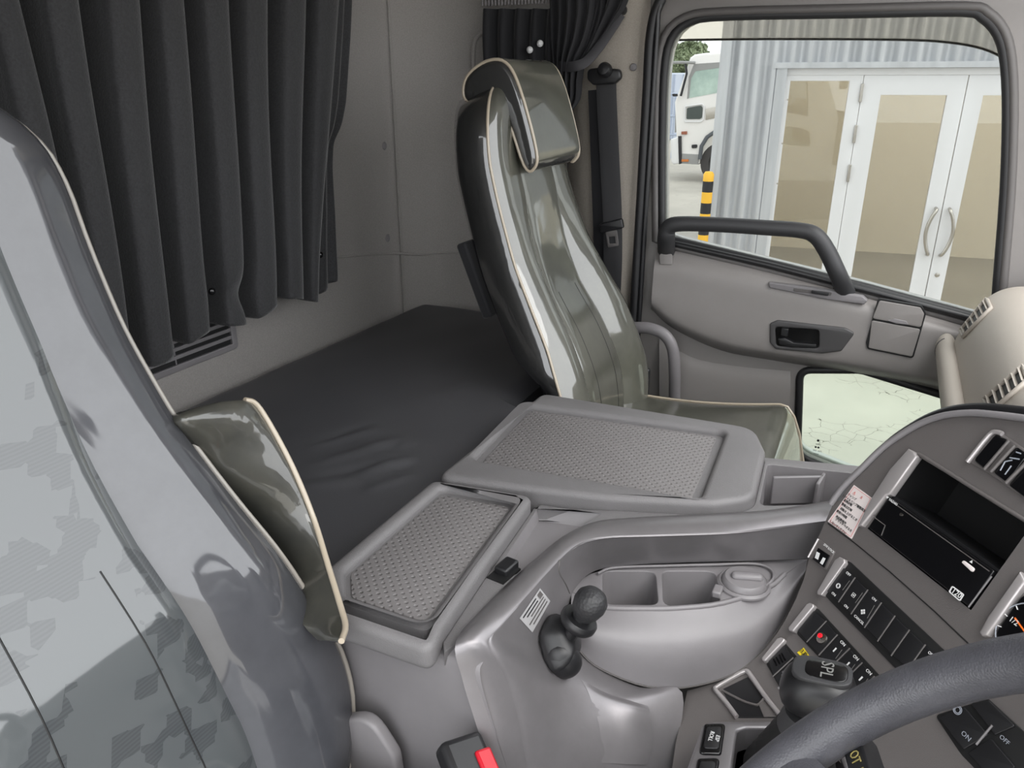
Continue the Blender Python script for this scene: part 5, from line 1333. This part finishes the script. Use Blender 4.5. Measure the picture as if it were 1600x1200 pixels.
# ------------------------------------------------------------------ yellow and black post
pb_ = oz(1104, 345, ZGR+.35); pb_ = opl(1105, 300, W0+WD*aL+WN*.6, WN)
bo_ = empty('bollard', V(pb_.x, pb_.y, ZGR), 'yellow and black striped post at the corner of the metal building', 'bollard')
ztp = pb_.z+.19
band = .10; z = ztp; k = 0
M['by'] = mat('yellow_paint', srgb(245, 190, 60), .5); M['bk_'] = mat('black_paint', srgb(38, 38, 42), .5)
lathe('post_cap', [(.05, 0), (.05, .06), (.035, .085), (.0001, .09)], V(pb_.x, pb_.y, ztp-.09), (0, 0, 1), M['by'], bo_, 16)
z = ztp-.09
while z > ZGR:
    z2 = max(ZGR, z-band); lathe('post_band', [(.05, 0), (.05, z-z2)], V(pb_.x, pb_.y, z2), (0, 0, 1), M['bk_'] if k % 2 == 0 else M['by'], bo_, 16); z = z2; k += 1
# ------------------------------------------------------------------ white truck parked behind the building
YT = 20.5
TN = V(.0, -1, 0)
tk = empty('parked_truck', oz(1090, 262, ZGR), 'white truck cab parked behind the corrugated building', 'truck')
tk.location = V(oy(1090, 200, YT).x, YT+1, ZGR); WL[tk.name] = Vector(tk.location)
tc_ = lambda x, y: (1020+x*.25, 40+y*.25)
TP = lambda pts: [xz(oy(*tc_(*q_), YT)) for q_ in pts]
M['tw'] = mat('white_truck_paint', srgb(235, 233, 232), .25, coat=.5); M['tg'] = mat('grey_truck_plastic', srgb(150, 150, 150), .5)
body = TP([(135, 480), (170, 380), (215, 250), (232, 200), (260, 180), (330, 170), (430, 165), (620, 165), (620, 860), (385, 860), (280, 865), (180, 860), (150, 800)])
arch = TP([(300, 830), (310, 760), (345, 700), (400, 660), (470, 650), (540, 690), (580, 760), (590, 830), (590, 880), (300, 880)])
wnd = TP([(218, 455), (232, 320), (262, 262), (430, 236), (560, 236), (560, 400), (430, 415)])
lwd = TP([(210, 585), (214, 515), (300, 500), (312, 512), (308, 575), (295, 584)])
cabp = TP([(135, 480), (170, 380), (215, 250), (232, 200), (260, 180), (330, 170), (430, 165), (620, 165), (620, 640), (470, 645), (400, 655), (340, 695), (305, 750), (292, 830), (290, 865), (180, 862), (150, 800)])
yplate('cab_shell', cabp, YT, 2.2, M['tw'], tk, .06)
yplate('side_glass', rnd(wnd, .04), YT-.01, .03, mat('truck_window_glass', srgb(150, 172, 165), .12, col2=srgb(185, 205, 196), vscale=1.5), tk)
yplate('window_surround', rnd(TP([(214, 462), (228, 316), (258, 240), (430, 228), (570, 228), (570, 262), (430, 262), (268, 285), (240, 330), (228, 450)]), .02), YT-.015, .03, M['tg'], tk)
yplate('lower_glass', rnd(lwd, .04), YT-.02, .03, mat('dark_truck_glass', srgb(70, 78, 76), .12), tk)
tube('glass_trim', [V(a, YT-.02, b) for a, b in rnd(TP([(198, 600), (202, 505), (310, 490), (322, 505), (315, 590), (300, 600)]), .05)], .02, M['alu'], tk, 6, closed=True)
yplate('chrome_trim', TP([(330, 520), (430, 500), (430, 570), (330, 590)]), YT-.015, .02, M['chrome'], tk, .004)
yplate('bumper', rnd(TP([(112, 710), (175, 690), (178, 860), (130, 868), (115, 850)]), .05), YT-.03, 2.2, M['alu'], tk, .03)
yplate('lower_step', TP([(182, 800), (288, 805), (285, 868), (180, 862)]), YT-.02, .3, M['tg'], tk, .01)
yplate('bumper_edge', TP([(160, 690), (180, 690), (182, 862), (165, 866)]), YT-.045, .05, M['bk_'], tk, .01)
yplate('marker_lamp', TP([(180, 835), (225, 835), (225, 850), (180, 850)]), YT-.04, .03, mat('amber_lens', srgb(200, 120, 60), .3), tk, .004)
yplate('side_lamp', TP([(180, 662), (215, 660), (215, 680), (180, 680)]), YT-.04, .05, mat('brown_lens', srgb(150, 90, 70), .3), tk, .004)
yplate('step_hole', rnd(TP([(243, 745), (280, 742), (278, 765), (245, 767)]), .03), YT-.03, .02, M['bk_'], tk)
yplate('grille', TP([(135, 490), (180, 470), (178, 660), (130, 670)]), YT+.1, 1.9, M['tg'], tk, .01)
wc = oy(*tc_(410, 800), YT+.25)
tr_ = .50
lathe('wheel', [(.30, -.12), (tr_, -.10), (tr_, .12), (.30, .14), (.28, .06), (.10, .05), (.0001, .05)], V(wc.x+.10, YT+.2, ZGR+tr_), (0, -1, 0), mat('tyre_rubber', srgb(72, 70, 70), .8), tk, 32)
tube('wheel_arch', [V(a, YT-.02, b) for a, b in TP([(295, 835), (305, 755), (340, 697), (400, 657), (470, 645)])], .05, mat('arch_plastic', srgb(88, 92, 98), .6), tk, 8)
mp_ = [oy(*tc_(q0, q1), YT-.1) for q0, q1 in ((265, 232), (180, 230), (110, 232), (70, 260))]
tube('mirror_arm', mp_, .035, M['tg'], tk, 8)
tube('mirror_stay', [oy(*tc_(q0, q1), YT-.1) for q0, q1 in ((205, 240), (212, 300), (175, 440))], .03, M['bk_'], tk, 6)
yplate('mirror', rnd(TP([(62, 330), (80, 300), (85, 370), (66, 380)]), .03), YT-.25, .2, M['tg'], tk, .02)
yplate('wing_mirror', rnd(TP([(135, 425), (165, 425), (168, 442), (140, 442)]), .03), YT-.25, .1, M['bk_'], tk, .01)
# ------------------------------------------------------------------ fence, container, tree and far hall
YFc = 27.0
fe = empty('steel_fence', V(oy(1045, 180, YFc).x, YFc, ZGR), 'bluish steel railing behind the parked truck', 'fence')
M['fence'] = mat('blue_grey_steel', srgb(170, 180, 200), .5)
fx0, fx1 = oy(1020, 180, YFc).x-1.5, oy(1075, 180, YFc).x+.8
fz0, fz1 = oy(1040, 215, YFc).z, oy(1040, 147, YFc).z
zs = lambda z: z
for z in (fz1, (fz0+fz1)/2, fz0+.1): tube('rail', [V(fx0, YFc, z), V(fx1, YFc, z)], .04, M['fence'], fe, 6)
k = 0; bar0 = None
while fx0+k*.28 < fx1:
    c = V(fx0+k*.28, YFc, (ZGR+fz1)/2)
    if bar0 is None: bar0 = box('bar', c, (.05, .05, fz1-ZGR), M['fence'], fe)
    else: dup(bar0, c-WL[bar0.name], fe)
    k += 1
YK = 36.0
ctc = oy(1055, 145, YK); ctop = oy(1055, 114, YK).z
kx0, kx1 = oy(1038, 140, YK).x-2, oy(1090, 140, YK).x
ct = empty('box_container', V((kx0+kx1)/2, YK+1.5, ZGR), 'white box container behind the steel railing', 'container')
box('container_body', V((kx0+kx1)/2, YK+1.5, (ZGR+ctop)/2), (kx1-kx0, 3, ctop-ZGR), mat('white_container_paint', srgb(205, 212, 228), .5), ct, .05)
for k in range(8):
    x = kx0+(kx1-kx0)*(k+.5)/8; box('container_rib', V(x, YK-.02, (ZGR+ctop)/2), (.08, .06, ctop-ZGR-.1), M['fence'], ct)
YTr = 60
tp = oy(1078, 95, YTr)
te = empty('leafy_tree', V(tp.x, YTr, ZGR), 'round green tree standing far behind the parked truck', 'tree')
tube('trunk', [V(tp.x, YTr, ZGR), V(tp.x+.1, YTr, 1.5), V(tp.x, YTr, 3)], [.3, .25, .15], mat('bark', srgb(90, 80, 70), .9), te, 8)
lv_, lf_ = [], []
rng = random.Random(3)
cz_ = oy(1078, 92, YTr).z; rad = (oy(1078, 66, YTr).z-cz_)
for k in range(5200):
    th, ph_ = rng.random()*2*PI, math.acos(2*rng.random()-1); rr_ = rng.random()**.33*(1+.18*math.sin(th*3+ph_*4))
    c = V(tp.x+math.cos(th)*math.sin(ph_)*rr_*rad*1.35, YTr+math.sin(th)*math.sin(ph_)*rr_*rad, cz_+math.cos(ph_)*rr_*rad)
    a = V(rng.uniform(-1, 1), rng.uniform(-1, 1), rng.uniform(-1, 1)).normalized()*.16; b_ = a.cross(V(rng.uniform(-1, 1), rng.uniform(-1, 1), rng.uniform(-1, 1))).normalized()*.1
    i = len(lv_); lv_ += [c-a, c+b_, c+a, c-b_]; lf_.append((i, i+1, i+2, i+3))
me = bpy.data.meshes.new('foliage'); me.from_pydata([tuple(v) for v in lv_], [], lf_)
tag(link('foliage', me, mat('green_leaves', srgb(140, 152, 122), .8, var=.2, vscale=.6), te, smooth=False), kind='stuff')  # leaf colour paled to give the look of distant haze

# ------------------------------------------------------------------ our own truck's outer skin (mirrored in the shop glass)
ow = empty('cab_outer_body', (0, 2.12, ZGR), 'white outer body of this truck with wheel and mirror', 'truck body')
M['ow'] = mat('white_cab_paint', srgb(228, 228, 226), .25, coat=.5)
yplate('outer_skin', rnd([(-1.35, -.1), (-.6, -.35), (.75, -.35), (.75, .7), (.42, 1.5), (.3, 1.75), (-1.35, 1.85)], .05), 2.085, .03, M['ow'], ow, .008, [win, low])
yplate('step_panel', rnd([(-.2, -.95), (.95, -.95), (.95, -.3), (-.2, -.3)], .04), 2.06, .06, M['tg'], ow, .01)
lathe('front_wheel', [(.30, -.14), (.5, -.12), (.5, .13), (.32, .15), (.30, .08), (.12, .06), (.0001, .05)], V(-.85, 1.95, ZGR+.5), (0, 1, 0), bpy.data.materials['tyre_rubber'], ow, 32)
tube('fender', [V(-.85+.6*math.cos(R(a)), 2.08, ZGR+.5+.6*math.sin(R(a))) for a in range(0, 181, 15)], .06, M['tg'], ow, 8)
tube('mirror_bracket', [V(.5, 2.1, 1.62), V(.62, 2.3, 1.66), V(.66, 2.42, 1.6)], .018, M['bk_'], ow, 8, sm=4)
box('mirror_head', V(.68, 2.44, 1.36), (.10, .20, .40), M['bk_'], ow, .03)
